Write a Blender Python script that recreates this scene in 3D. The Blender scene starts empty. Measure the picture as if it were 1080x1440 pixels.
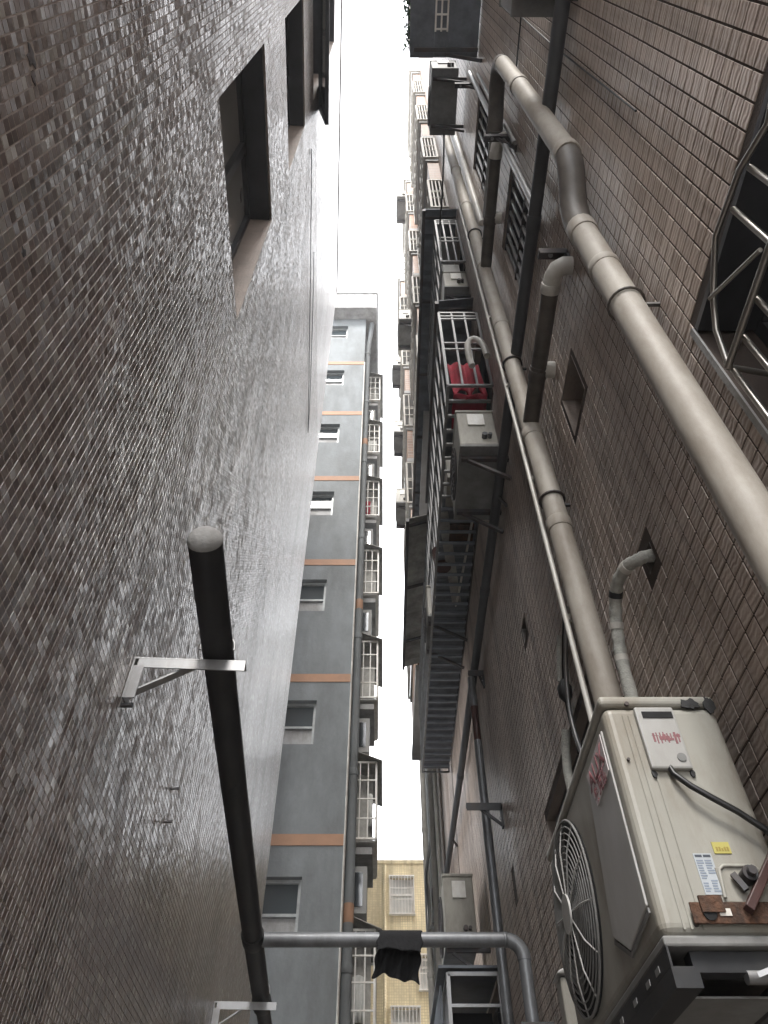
import bpy, bmesh, math, random
import numpy as np
from mathutils import Vector, Matrix
random.seed(7); np.random.seed(7)
S = bpy.context.scene
R = math.radians
COL = S.collection

# ------------------------------------------------------------------ camera, sky, sun, exposure
CAMZ = 1.5; PITCH = 49.5; FPX = 1010.0
cd = bpy.data.cameras.new('camera'); cam = bpy.data.objects.new('camera', cd); COL.objects.link(cam)
cd.sensor_fit = 'VERTICAL'; cd.sensor_height = 36.0; cd.lens = 36.0 * FPX / 1440.0
cd.clip_start = 0.02; cd.clip_end = 3000
cam.location = (0, 0, CAMZ); cam.rotation_euler = (R(90 + PITCH), 0, 0)
S.camera = cam
S.render.resolution_x = 768; S.render.resolution_y = 1024

W = bpy.data.worlds.new('World'); S.world = W; W.use_nodes = True
wn = W.node_tree.nodes; wl = W.node_tree.links; wn.clear()
SUN_EL, SUN_AZ = 52.0, 180.0
sky = wn.new('ShaderNodeTexSky'); sky.sky_type = 'NISHITA'; sky.sun_disc = False
sky.sun_elevation = R(SUN_EL); sky.sun_rotation = R(SUN_AZ)
tc = wn.new('ShaderNodeTexCoord')
nz = wn.new('ShaderNodeTexNoise'); nz.inputs['Scale'].default_value = 2.6; nz.inputs['Detail'].default_value = 5
rp = wn.new('ShaderNodeValToRGB'); rp.color_ramp.elements[0].position = .32; rp.color_ramp.elements[0].color = (.70, .70, .70, 1)
rp.color_ramp.elements[1].position = .62; rp.color_ramp.elements[1].color = (.97, .97, .97, 1)
mx = wn.new('ShaderNodeMix'); mx.data_type = 'RGBA'
mx.inputs[7].default_value = (8.5, 8.55, 8.6, 1)
bg = wn.new('ShaderNodeBackground'); bg.inputs['Strength'].default_value = 0.1
wo = wn.new('ShaderNodeOutputWorld')
wl.new(tc.outputs['Generated'], nz.inputs['Vector']); wl.new(nz.outputs['Fac'], rp.inputs['Fac'])
wl.new(rp.outputs['Color'], mx.inputs[0]); wl.new(sky.outputs['Color'], mx.inputs[6])
wl.new(mx.outputs[2], bg.inputs['Color']); wl.new(bg.outputs['Background'], wo.inputs['Surface'])

sd = bpy.data.lights.new('sun', 'SUN'); sun = bpy.data.objects.new('sun', sd); COL.objects.link(sun)
sd.energy = 0.8; sd.angle = R(18); sd.color = (1, .96, .9)
sun.rotation_euler = Vector((-math.sin(R(SUN_AZ)) * math.cos(R(SUN_EL)), -math.cos(R(SUN_AZ)) * math.cos(R(SUN_EL)), -math.sin(R(SUN_EL)))).to_track_quat('-Z', 'Y').to_euler()

S.view_settings.view_transform = 'Standard'; S.view_settings.look = 'None'
S.view_settings.gamma = 1.0; S.view_settings.use_curve_mapping = False
S.view_settings.exposure = 2.9

# ------------------------------------------------------------------ helpers
class MB:
    def __init__(s): s.v = []; s.f = []; s.sm = []
    def add(s, vs, fs, smooth=False):
        o = len(s.v); s.v += [tuple(p) for p in vs]; s.f += [tuple(i + o for i in f) for f in fs]; s.sm += [smooth] * len(fs); return s
    def box(s, x0, x1, y0, y1, z0, z1):
        x0, x1 = sorted((x0, x1)); y0, y1 = sorted((y0, y1)); z0, z1 = sorted((z0, z1))
        return s.add([(x0,y0,z0),(x1,y0,z0),(x1,y1,z0),(x0,y1,z0),(x0,y0,z1),(x1,y0,z1),(x1,y1,z1),(x0,y1,z1)],
                     [(0,3,2,1),(4,5,6,7),(0,1,5,4),(1,2,6,5),(2,3,7,6),(3,0,4,7)])
    def bar(s, p, q, w, h=None, up=(0, 0, 1)):
        h = w if h is None else h
        p = Vector(p); q = Vector(q); d = (q - p).normalized(); u = Vector(up)
        if abs(d.dot(u)) > .95: u = Vector((0, 1, 0))
        a = d.cross(u).normalized() * (w / 2); b = a.normalized().cross(d).normalized() * (h / 2)
        vs = [e + i * a + j * b for e in (p, q) for (i, j) in ((-1,-1),(1,-1),(1,1),(-1,1))]
        return s.add(vs, [(0,1,2,3),(7,6,5,4),(0,4,5,1),(1,5,6,2),(2,6,7,3),(3,7,4,0)])
    def tube(s, pts, r, n=12, caps=True, smooth=True):
        pts = [Vector(p) for p in pts]; m = len(pts)
        rr = r if isinstance(r, (list, tuple)) else [r] * m
        t0 = (pts[1] - pts[0]).normalized()
        u = Vector((0, 0, 1)) if abs(t0.z) < .9 else Vector((0, 1, 0))
        u = (u - t0 * u.dot(t0)).normalized(); vs = []
        for i, p in enumerate(pts):
            a = pts[max(i - 1, 0)]; b = pts[min(i + 1, m - 1)]; t = (b - a).normalized()
            u = (u - t * u.dot(t)).normalized(); w = t.cross(u)
            for k in range(n):
                an = 2 * math.pi * k / n
                vs.append(p + (u * math.cos(an) + w * math.sin(an)) * rr[i])
        fs = [(i*n+k, i*n+(k+1) % n, (i+1)*n+(k+1) % n, (i+1)*n+k) for i in range(m - 1) for k in range(n)]
        o = len(s.v); s.add(vs, fs, smooth)
        if caps:
            s.add(vs[:n], [tuple(range(n))[::-1]]); s.add(vs[-n:], [tuple(range(n))])
        return s
    def disc(s, c, r, ax, h, n=28):
        c = Vector(c); ax = Vector(ax).normalized()
        return s.tube([c - ax*h/2, c + ax*h/2], r, n)
    def prism(s, poly, ax, a, b):   # poly of 2-d points extruded along axis 0/1/2 from a to b
        n = len(poly)
        def P(pt, t):
            l = list(pt); l.insert(ax, t); return tuple(l)
        vs = [P(p, a) for p in poly] + [P(p, b) for p in poly]
        return s.add(vs, [tuple(range(n))[::-1], tuple(range(n, 2*n))] + [(i, (i+1) % n, n+(i+1) % n, n+i) for i in range(n)])
    def mesh(s, name, org=(0, 0, 0)):
        me = bpy.data.meshes.new(name)
        v = np.array(s.v, dtype=float).reshape(-1, 3) - np.array(org)
        me.from_pydata(v.tolist(), [], s.f)
        me.polygons.foreach_set('use_smooth', s.sm)
        me.update()
        bm = bmesh.new(); bm.from_mesh(me); bmesh.ops.recalc_face_normals(bm, faces=bm.faces); bm.to_mesh(me); bm.free()
        return me

def smoothpath(P, n=6):
    P = [Vector(p) for p in P]; out = []
    for i in range(len(P) - 1):
        a = P[max(i-1, 0)]; b = P[i]; c = P[i+1]; d = P[min(i+2, len(P)-1)]
        for k in range(n):
            s_ = k / n; out.append(.5 * ((2*b) + (c - a)*s_ + (2*a - 5*b + 4*c - d)*s_*s_ + (3*b - a - 3*c + d)*s_**3))
    return out + [P[-1]]
def link(o): COL.objects.link(o); return o
def tag(o, label=None, cat=None, group=None, kind=None):
    if label: o['label'] = label
    if cat: o['category'] = cat
    if group: o['group'] = group
    if kind: o['kind'] = kind
    return o
def thing(name, label, cat, loc, group=None):
    o = link(bpy.data.objects.new(name, None)); o.location = loc; o.empty_display_size = .1
    return tag(o, label, cat, group)
def origin(p):
    while p.parent: p = p.parent
    return tuple(p.location)
def part(name, mb, m, parent, bevel=0, label=None, kind=None, seg=2):
    me = mb.mesh(name, origin(parent)); o = link(bpy.data.objects.new(name, me)); me.materials.append(m); o.parent = parent
    if bevel:
        b = o.modifiers.new('bevel', 'BEVEL'); b.width = bevel; b.segments = seg; b.limit_method = 'ANGLE'; b.angle_limit = R(40)
    if label: o['label'] = label
    if kind: o['kind'] = kind
    return o
def single(name, mb, m, label, cat, loc, group=None, kind=None):
    me = mb.mesh(name, loc); o = link(bpy.data.objects.new(name, me)); me.materials.append(m); o.location = loc
    return tag(o, label, cat, group, kind)
def kids(o): return [c for c in bpy.data.objects if c.parent == o]
def copy_tree(o, loc=None, label=None, parent=None):
    c = o.copy(); COL.objects.link(c)
    if parent: c.parent = parent
    if loc is not None: c.location = loc
    if label: c['label'] = label
    for ch in kids(o): copy_tree(ch, parent=c)
    return c

# ------------------------------------------------------------------ materials
def new_mat(name):
    m = bpy.data.materials.new(name); m.use_nodes = True
    return m, m.node_tree.nodes, m.node_tree.links, m.node_tree.nodes['Principled BSDF']
def mat(name, col, rough=.6, metal=0, var=.25, scale=6, bump=.0, bscale=60, dirt=None, dirtamt=.45, dscale=3, stretch=None, spec=None, col2=None):
    m, n, l, p = new_mat(name)
    p.inputs['Roughness'].default_value = rough; p.inputs['Metallic'].default_value = metal
    if spec is not None: p.inputs['Specular IOR Level'].default_value = spec
    g = n.new('ShaderNodeNewGeometry'); mp = n.new('ShaderNodeMapping'); l.new(g.outputs['Position'], mp.inputs['Vector'])
    if stretch: mp.inputs['Scale'].default_value = stretch
    t = n.new('ShaderNodeTexNoise'); t.inputs['Scale'].default_value = scale; t.inputs['Detail'].default_value = 6; t.inputs['Roughness'].default_value = .65
    l.new(mp.outputs['Vector'], t.inputs['Vector'])
    r = n.new('ShaderNodeValToRGB'); r.color_ramp.elements[0].position = .3; r.color_ramp.elements[1].position = .7
    a = [c * (1 - var) for c in col]; b = [min(1, c * (1 + var)) for c in col]
    if col2: b = col2
    r.color_ramp.elements[0].color = (*a, 1); r.color_ramp.elements[1].color = (*b, 1)
    l.new(t.outputs['Fac'], r.inputs['Fac']); out = r.outputs['Color']
    if dirt:
        t2 = n.new('ShaderNodeTexNoise'); t2.inputs['Scale'].default_value = dscale; t2.inputs['Detail'].default_value = 8; t2.inputs['Roughness'].default_value = .7
        mp2 = n.new('ShaderNodeMapping'); mp2.inputs['Scale'].default_value = (1, 1, .35); mp2.inputs['Location'].default_value = (3.1, 7.7, 1.3)
        l.new(g.outputs['Position'], mp2.inputs['Vector']); l.new(mp2.outputs['Vector'], t2.inputs['Vector'])
        r2 = n.new('ShaderNodeValToRGB'); r2.color_ramp.elements[0].position = .42; r2.color_ramp.elements[1].position = .68
        r2.color_ramp.elements[0].color = (0, 0, 0, 1); r2.color_ramp.elements[1].color = (dirtamt,) * 3 + (1,)
        l.new(t2.outputs['Fac'], r2.inputs['Fac'])
        x = n.new('ShaderNodeMix'); x.data_type = 'RGBA'; x.inputs[7].default_value = (*dirt, 1)
        l.new(r2.outputs['Color'], x.inputs[0]); l.new(out, x.inputs[6]); out = x.outputs[2]
    l.new(out, p.inputs['Base Color'])
    rr = n.new('ShaderNodeMath'); rr.operation = 'MULTIPLY_ADD'; rr.inputs[1].default_value = .25; rr.inputs[2].default_value = max(.02, rough - .12)
    l.new(t.outputs['Fac'], rr.inputs[0])
    if rough > .12: l.new(rr.outputs[0], p.inputs['Roughness'])
    if bump:
        tb = n.new('ShaderNodeTexNoise'); tb.inputs['Scale'].default_value = bscale; tb.inputs['Detail'].default_value = 4
        l.new(mp.outputs['Vector'], tb.inputs['Vector'])
        bn = n.new('ShaderNodeBump'); bn.inputs['Strength'].default_value = bump; bn.inputs['Distance'].default_value = .01
        l.new(tb.outputs['Fac'], bn.inputs['Height']); l.new(bn.outputs['Normal'], p.inputs['Normal'])
    return m

def tile_mat(name, dirv, p0, pu, pv, ramp, grout, rough, tilt, far, gap, ripple=None, warp=0, spec=.5, glaze=0):
    m, n, l, p = new_mat(name)
    def math_(op, a, b=None):
        x = n.new('ShaderNodeMath'); x.operation = op
        for i, q in enumerate((a, b)):
            if q is None: continue
            if isinstance(q, (int, float)): x.inputs[i].default_value = q
            else: l.new(q, x.inputs[i])
        return x.outputs[0]
    g = n.new('ShaderNodeNewGeometry')
    dt = n.new('ShaderNodeVectorMath'); dt.operation = 'DOT_PRODUCT'; l.new(g.outputs['Position'], dt.inputs[0]); dt.inputs[1].default_value = dirv
    sp = n.new('ShaderNodeSeparateXYZ'); l.new(g.outputs['Position'], sp.inputs[0])
    u = math_('DIVIDE', math_('SUBTRACT', dt.outputs['Value'], float(Vector(dirv).dot(Vector(p0)))), pu)
    v = math_('DIVIDE', sp.outputs['Z'], pv)
    cu = math_('FLOOR', u); cv = math_('FLOOR', v)
    cb = n.new('ShaderNodeCombineXYZ'); l.new(cu, cb.inputs[0]); l.new(cv, cb.inputs[1])
    wn_ = n.new('ShaderNodeTexWhiteNoise'); wn_.noise_dimensions = '3D'; l.new(cb.outputs[0], wn_.inputs['Vector'])
    rp = n.new('ShaderNodeValToRGB'); rp.color_ramp.interpolation = 'LINEAR'
    els = rp.color_ramp.elements
    els[0].position, els[0].color = ramp[0][0], (*ramp[0][1], 1); els[1].position, els[1].color = ramp[1][0], (*ramp[1][1], 1)
    for q, c in ramp[2:]:
        e = els.new(q); e.color = (*c, 1)
    l.new(wn_.outputs['Value'], rp.inputs['Fac']); col = rp.outputs['Color']
    # slow blotches of grime over many tiles
    tn = n.new('ShaderNodeTexNoise'); tn.inputs['Scale'].default_value = 1.3; tn.inputs['Detail'].default_value = 7; tn.inputs['Roughness'].default_value = .65
    mp = n.new('ShaderNodeMapping'); mp.inputs['Scale'].default_value = (1, 1.4, .45); l.new(g.outputs['Position'], mp.inputs['Vector']); l.new(mp.outputs['Vector'], tn.inputs['Vector'])
    r2 = n.new('ShaderNodeValToRGB'); r2.color_ramp.elements[0].position = .36; r2.color_ramp.elements[1].position = .68
    r2.color_ramp.elements[0].color = (1.12, 1.1, 1.08, 1); r2.color_ramp.elements[1].color = (.62, .6, .58, 1)
    l.new(tn.outputs['Fac'], r2.inputs['Fac'])
    x = n.new('ShaderNodeMix'); x.data_type = 'RGBA'; x.blend_type = 'MULTIPLY'; x.inputs[0].default_value = 1
    l.new(col, x.inputs[6]); l.new(r2.outputs['Color'], x.inputs[7]); col = x.outputs[2]
    ts = n.new('ShaderNodeTexNoise'); ts.inputs['Scale'].default_value = 1.0; ts.inputs['Detail'].default_value = 5; ts.inputs['Roughness'].default_value = .6
    ms = n.new('ShaderNodeMapping'); ms.inputs['Scale'].default_value = (7, 7, .35); l.new(g.outputs['Position'], ms.inputs['Vector']); l.new(ms.outputs['Vector'], ts.inputs['Vector'])
    rs = n.new('ShaderNodeValToRGB'); rs.color_ramp.elements[0].position = .50; rs.color_ramp.elements[1].position = .70
    rs.color_ramp.elements[0].color = (1, 1, 1, 1); rs.color_ramp.elements[1].color = (.52, .50, .48, 1); l.new(ts.outputs['Fac'], rs.inputs['Fac'])
    xs_ = n.new('ShaderNodeMix'); xs_.data_type = 'RGBA'; xs_.blend_type = 'MULTIPLY'; xs_.inputs[0].default_value = 1; l.new(col, xs_.inputs[6]); l.new(rs.outputs['Color'], xs_.inputs[7]); col = xs_.outputs[2]
    rough_out = math_('ADD', math_('MULTIPLY', tn.outputs['Fac'], .22), rough - .1)
    rough_out = math_('ADD', rough_out, math_('MULTIPLY', ts.outputs['Fac'], .12))
    if far:
        fu = math_('ABSOLUTE', math_('SUBTRACT', math_('FRACT', u), .5)); fv = math_('ABSOLUTE', math_('SUBTRACT', math_('FRACT', v), .5))
        gm = math_('MAXIMUM', math_('GREATER_THAN', fu, .5 - gap / pu / 2), math_('GREATER_THAN', fv, .5 - gap / pv / 2))
        x2 = n.new('ShaderNodeMix'); x2.data_type = 'RGBA'; l.new(gm, x2.inputs[0]); l.new(col, x2.inputs[6]); x2.inputs[7].default_value = (*grout, 1); col = x2.outputs[2]
        rough_out = math_('ADD', rough_out, math_('MULTIPLY', gm, .5))
    l.new(col, p.inputs['Base Color']); l.new(rough_out, p.inputs['Roughness']); p.inputs['Specular IOR Level'].default_value = spec
    # every tile is set a little out of true
    nv = n.new('ShaderNodeVectorMath'); nv.operation = 'SUBTRACT'; l.new(wn_.outputs['Color'], nv.inputs[0]); nv.inputs[1].default_value = (.5, .5, .5)
    ns = n.new('ShaderNodeVectorMath'); ns.operation = 'MULTIPLY'; l.new(nv.outputs[0], ns.inputs[0]); ns.inputs[1].default_value = (tilt[0], tilt[0], tilt[1])
    base = g.outputs['Normal']
    if warp or ripple:
        hsum = None
        if warp:
            t = n.new('ShaderNodeTexNoise'); t.inputs['Scale'].default_value = 1.0; t.inputs['Detail'].default_value = 3
            m2 = n.new('ShaderNodeMapping'); m2.inputs['Scale'].default_value = (1.5, 3.4, 1.6); l.new(g.outputs['Position'], m2.inputs['Vector']); l.new(m2.outputs['Vector'], t.inputs['Vector'])
            hsum = math_('MULTIPLY', t.outputs['Fac'], warp)
        if ripple:
            amp, per = ripple
            t = n.new('ShaderNodeTexNoise'); t.inputs['Scale'].default_value = 26; t.inputs['Detail'].default_value = 2
            off = n.new('ShaderNodeVectorMath'); off.operation = 'ADD'; l.new(g.outputs['Position'], off.inputs[0]); l.new(wn_.outputs['Color'], off.inputs[1]); l.new(off.outputs[0], t.inputs['Vector'])
            ph = math_('ADD', math_('MULTIPLY', sp.outputs['Z'], 6.2832 / per), math_('MULTIPLY', t.outputs['Fac'], 9.0))
            ph = math_('ADD', ph, math_('MULTIPLY', wn_.outputs['Value'], 6.28))
            h = math_('MULTIPLY', math_('SINE', ph), amp)
            t3 = n.new('ShaderNodeTexNoise'); t3.inputs['Scale'].default_value = 70; t3.inputs['Detail'].default_value = 2; l.new(g.outputs['Position'], t3.inputs['Vector'])
            h = math_('ADD', h, math_('MULTIPLY', t3.outputs['Fac'], amp * 1.6))
            hsum = h if hsum is None else math_('ADD', hsum, h)
        bn = n.new('ShaderNodeBump'); bn.inputs['Strength'].default_value = 1; bn.inputs['Distance'].default_value = 1
        l.new(hsum, bn.inputs['Height']); base = bn.outputs['Normal']
    na = n.new('ShaderNodeVectorMath'); na.operation = 'ADD'; l.new(base, na.inputs[0]); l.new(ns.outputs[0], na.inputs[1])
    nn = n.new('ShaderNodeVectorMath'); nn.operation = 'NORMALIZE'; l.new(na.outputs[0], nn.inputs[0]); l.new(nn.outputs[0], p.inputs['Normal'])
    if glaze:
        p.inputs['Coat Weight'].default_value = glaze; p.inputs['Coat Roughness'].default_value = .27; p.inputs['Coat IOR'].default_value = 1.6; l.new(nn.outputs[0], p.inputs['Coat Normal'])
    return m

# walls: left plane x = LX + LK*y (the alley widens away from the camera), right plane x = RX
LX, LK = -.72, -.058
LN = math.hypot(1, LK); LD = Vector((LK / LN, 1 / LN, 0)); LNRM = Vector((1 / LN, -LK / LN, 0)); LP0 = Vector((LX, 0, 0))
RX = .95; RD = Vector((0, 1, 0)); RNRM = Vector((-1, 0, 0)); RP0 = Vector((RX, 0, 0))
PL = .025; PRU, PRV = .0665, .065

LRAMP = [(.0, (.088, .060, .054)), (.35, (.128, .090, .080)), (.70, (.165, .120, .106)), (.86, (.15, .115, .10)), (.90, (.27, .24, .215)), (1.0, (.33, .30, .275))]
LGROUT = (.33, .28, .25)
RRAMP = [(.0, (.38, .312, .268)), (.5, (.435, .362, .314)), (.85, (.475, .395, .345)), (1.0, (.40, .328, .285))]
RGROUT = (.05, .036, .029)
M_ltile = tile_mat('mosaic_tile', LD, LP0, PL, PL, LRAMP, LGROUT, .27, (.07, .115), False, .003, warp=.019, spec=.9, glaze=.7)
M_lfar = tile_mat('mosaic_tile_distant', LD, LP0, PL, PL, LRAMP, LGROUT, .27, (.07, .115), True, .003, warp=.019, spec=.9, glaze=.7)
M_rtile = tile_mat('split_tile', RD, RP0, PRU, PRV, RRAMP, RGROUT, .33, (.05, .07), False, .005, ripple=(.0006, .022))
M_rfar = tile_mat('split_tile_distant', RD, RP0, PRU, PRV, RRAMP, RGROUT, .33, (.05, .07), True, .0065, ripple=(.0006, .022))
M_lgrout = mat('pale_grout', LGROUT, .85, bump=.2, bscale=200)
M_rgrout = mat('dark_grout', RGROUT, .9, bump=.2, bscale=200)
M_dullwhite = mat('dusty_white_steel', (.40, .385, .35), .6, var=.15, dirt=(.22, .18, .14), dirtamt=.6, dscale=6)
M_otile = tile_mat('orange_tile', (0, 1, 0), (0, 0, 0), .1, .1, [(0, (.20, .105, .055)), (1, (.27, .145, .08))], (.30, .27, .24), .4, (.03, .03), True, .012)
M_conc = mat('concrete', (.30, .30, .30), .85, var=.2, scale=3, bump=.3, dirt=(.12, .11, .10), dirtamt=.7)
M_plaster = mat('grey_plaster', (.145, .157, .163), .8, var=.16, scale=1.6, bump=.35, bscale=25, dirt=(.07, .073, .072), dirtamt=.75, dscale=1.6)
M_lplaster = mat('pale_plaster', (.30, .30, .295), .8, var=.12, scale=1.5, bump=.2, dirt=(.2, .19, .17), dirtamt=.6)
M_orange = mat('orange_paint', (.27, .15, .09), .75, var=.15, scale=3)
M_pvc = mat('aged_pvc', (.36, .33, .29), .6, var=.10, scale=4, dirt=(.20, .165, .13), dirtamt=.75, dscale=7)
M_pvcw = mat('white_pvc', (.58, .56, .52), .4, var=.1, dirt=(.25, .22, .18), dirtamt=.5, dscale=9)
M_pvcd = mat('grimy_dark_pvc', (.07, .06, .053), .55, var=.35, dirt=(.14, .12, .10), dirtamt=.5, dscale=9)
M_black = mat('black_pipe', (.028, .029, .032), .55, var=.3, scale=8, spec=.3, dirt=(.05, .047, .043), dirtamt=.5, dscale=6)
M_steelp = mat('grey_painted_pipe', (.17, .175, .185), .42, metal=.35, var=.2, dirt=(.05, .05, .05), dirtamt=.5, dscale=9)
M_rail = mat('dark_grey_pipe', (.065, .067, .073), .5, var=.2)
M_galv = mat('galvanised_steel', (.33, .33, .335), .42, metal=.7, var=.15, dirt=(.2, .18, .16), dirtamt=.4, dscale=12)
M_dullsteel = mat('dull_cage_steel', (.24, .245, .25), .5, metal=.3, var=.2, dirt=(.12, .10, .09), dirtamt=.5, dscale=12)
M_stain = mat('stainless_tube', (.33, .31, .285), .36, metal=.9, var=.1)
M_white = mat('white_painted_steel', (.74, .73, .70), .5, var=.1, dirt=(.4, .32, .25), dirtamt=.5, dscale=8)
M_alum = mat('dark_window_frame', (.05, .052, .058), .4, metal=.3)
M_alulight = mat('aluminium_frame', (.26, .27, .27), .5, metal=.3)
M_ac = mat('aged_cream_metal', (.32, .31, .275), .45, var=.09, scale=2.5, dirt=(.17, .135, .095), dirtamt=.6, dscale=6)
M_acg = mat('grey_front_panel', (.40, .395, .385), .4, var=.08, scale=3, dirt=(.2, .18, .15), dirtamt=.4, dscale=5)
M_acd = mat('grimy_cream_metal', (.33, .315, .275), .5, var=.1, scale=3, dirt=(.09, .075, .06), dirtamt=.6, dscale=4)
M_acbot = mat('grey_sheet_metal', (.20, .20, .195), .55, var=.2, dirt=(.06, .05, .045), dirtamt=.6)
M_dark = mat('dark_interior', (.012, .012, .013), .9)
M_iron = mat('dark_steel', (.055, .057, .062), .55, metal=.2, var=.3, dirt=(.10, .05, .03), dirtamt=.5, dscale=8)
M_rust = mat('rusty_steel', (.095, .046, .026), .85, var=.6, scale=40, bump=.6, bscale=90, dirt=(.022, .017, .015), dirtamt=.9, dscale=26)
M_redlead = mat('red_oxide_paint', (.065, .026, .022), .5, var=.25, dirt=(.03, .02, .02), dirtamt=.5, dscale=10)
M_sheet = mat('dark_corrugated_sheet', (.14, .155, .18), .5, metal=.2, var=.25, dirt=(.02, .02, .02), dirtamt=.5)
M_awn = mat('weathered_awning_sheet', (.36, .35, .32), .6, var=.25, dirt=(.06, .05, .045), dirtamt=.6)
M_slat = mat('blue_grey_slat', (.20, .225, .26), .5, metal=.2, var=.25)
M_cloth = mat('black_cloth', (.014, .014, .016), .95, var=.4, scale=20, bump=.4, bscale=90)
M_red = mat('crimson_cloth', (.27, .018, .035), .9, var=.3, scale=8, bump=.4, bscale=40)
M_foam = mat('grey_foam_sleeve', (.40, .40, .37), .9, var=.2, scale=25, bump=.5, bscale=70, dirt=(.2, .18, .15))
M_cable = mat('black_rubber', (.012, .012, .013), .4)
M_tape = mat('black_tape', (.014, .014, .015), .6)
M_lett = mat('faded_red_print', (.22, .085, .095), .6, var=.3, scale=60)
M_prnt = mat('grey_blue_print', (.23, .27, .33), .6, var=.15)
M_prndk = mat('dark_print', (.06, .07, .09), .6)
M_lab = mat('pale_label', (.60, .55, .55), .5, var=.05)
M_lab2 = mat('blue_white_label', (.42, .45, .48), .5, var=.05)
M_yel = mat('yellow_label', (.44, .39, .11), .5, var=.08)
M_ochre = mat('ochre_print', (.30, .22, .05), .6)
M_brown = mat('brown_stone_sill', (.20, .162, .14), .6, var=.25, bump=.2)
M_leaf = mat('leaf_green', (.05, .10, .04), .6, var=.4, scale=30)
M_ytile = tile_mat('yellow_tile', (1, 0, 0), (0, 0, 0), .06, .06, [(0, (.66, .57, .37)), (1, (.74, .65, .43))], (.52, .44, .28), .45, (.02, .02), True, .009)
M_ground = mat('pale_concrete_ground', (.31, .30, .285), .85, var=.15, scale=2, bump=.4, dirt=(.25, .24, .22), dirtamt=.5)
M_net = mat('pale_curtain', (.50, .50, .48), .9, var=.15)
def glass_mat(name, col, rough=.04, metal=0):
    m, n, l, p = new_mat(name); p.inputs['Base Color'].default_value = (*col, 1); p.inputs['Roughness'].default_value = rough
    p.inputs['IOR'].default_value = 1.75; p.inputs['Metallic'].default_value = metal; p.inputs['Specular IOR Level'].default_value = .8
    t = n.new('ShaderNodeTexNoise'); t.inputs['Scale'].default_value = 2.2; g = n.new('ShaderNodeNewGeometry'); l.new(g.outputs['Position'], t.inputs['Vector'])
    b = n.new('ShaderNodeBump'); b.inputs['Strength'].default_value = .12; b.inputs['Distance'].default_value = .03; l.new(t.outputs['Fac'], b.inputs['Height']); l.new(b.outputs['Normal'], p.inputs['Normal'])
    return m
M_glass = glass_mat('window_glass', (.045, .055, .06))
M_glassp = glass_mat('pale_reflection_glass', (.72, .72, .70), .04, .45)  # pale base colour stands in for reflections of the building opposite
M_glassd = glass_mat('dark_window_glass', (.02, .024, .028), .08)

# ------------------------------------------------------------------ ground
g = single('ground', MB().add([(-29,-39,0),(29,-39,0),(29,44,0),(-29,44,0)], [(0,1,2,3)]), M_ground, None, None, (0, 0, 0), kind='structure')

# ------------------------------------------------------------------ tiled walls
def grid_rects(u0, u1, v0, v1, holes):
    us = sorted({u0, u1, *[min(max(q, u0), u1) for h in holes for q in h[:2]]}); vs = sorted({v0, v1, *[min(max(q, v0), v1) for h in holes for q in h[2:4]]})
    for a, b in zip(us, us[1:]):
        for c, d in zip(vs, vs[1:]):
            cu, cv = (a + b) / 2, (c + d) / 2
            if any(h[0] < cu < h[1] and h[2] < cv < h[3] for h in holes): continue
            yield a, b, c, d
def wall_mb(P, u0, u1, v0, v1, holes, off):
    mb = MB()
    for a, b, c, d in grid_rects(u0, u1, v0, v1, holes):
        mb.add([P(a, c, off), P(b, c, off), P(b, d, off), P(a, d, off)], [(0, 1, 2, 3)])
    return mb
def reveal_mb(P, h, depth, front=0.0):
    a, b, c, d = h[:4]; mb = MB()
    F = [P(a, c, front), P(b, c, front), P(b, d, front), P(a, d, front)]; B = [P(a, c, -depth), P(b, c, -depth), P(b, d, -depth), P(a, d, -depth)]
    mb.add(F + B, [(0,1,5,4), (1,2,6,5), (2,3,7,6), (3,0,4,7)]); return mb

def projarea(P4):   # approximate picture area of quads (n,4,3), photograph pixels; 0 when outside
    c, s = math.cos(R(PITCH)), math.sin(R(PITCH)); z = P4[..., 2] - CAMZ
    d = P4[..., 1] * c + z * s; up = -P4[..., 1] * s + z * c; d = np.maximum(d, .05)
    X = 540 + FPX * P4[..., 0] / d; Y = 720 - FPX * up / d
    ins = (X.mean(1) > -5) & (X.mean(1) < 1085) & (Y.mean(1) > -5) & (Y.mean(1) < 1445)
    A = .5 * np.abs((X[:,2]-X[:,0])*(Y[:,3]-Y[:,1]) - (X[:,3]-X[:,1])*(Y[:,2]-Y[:,0]))
    return np.where(ins, A, 0)

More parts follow.
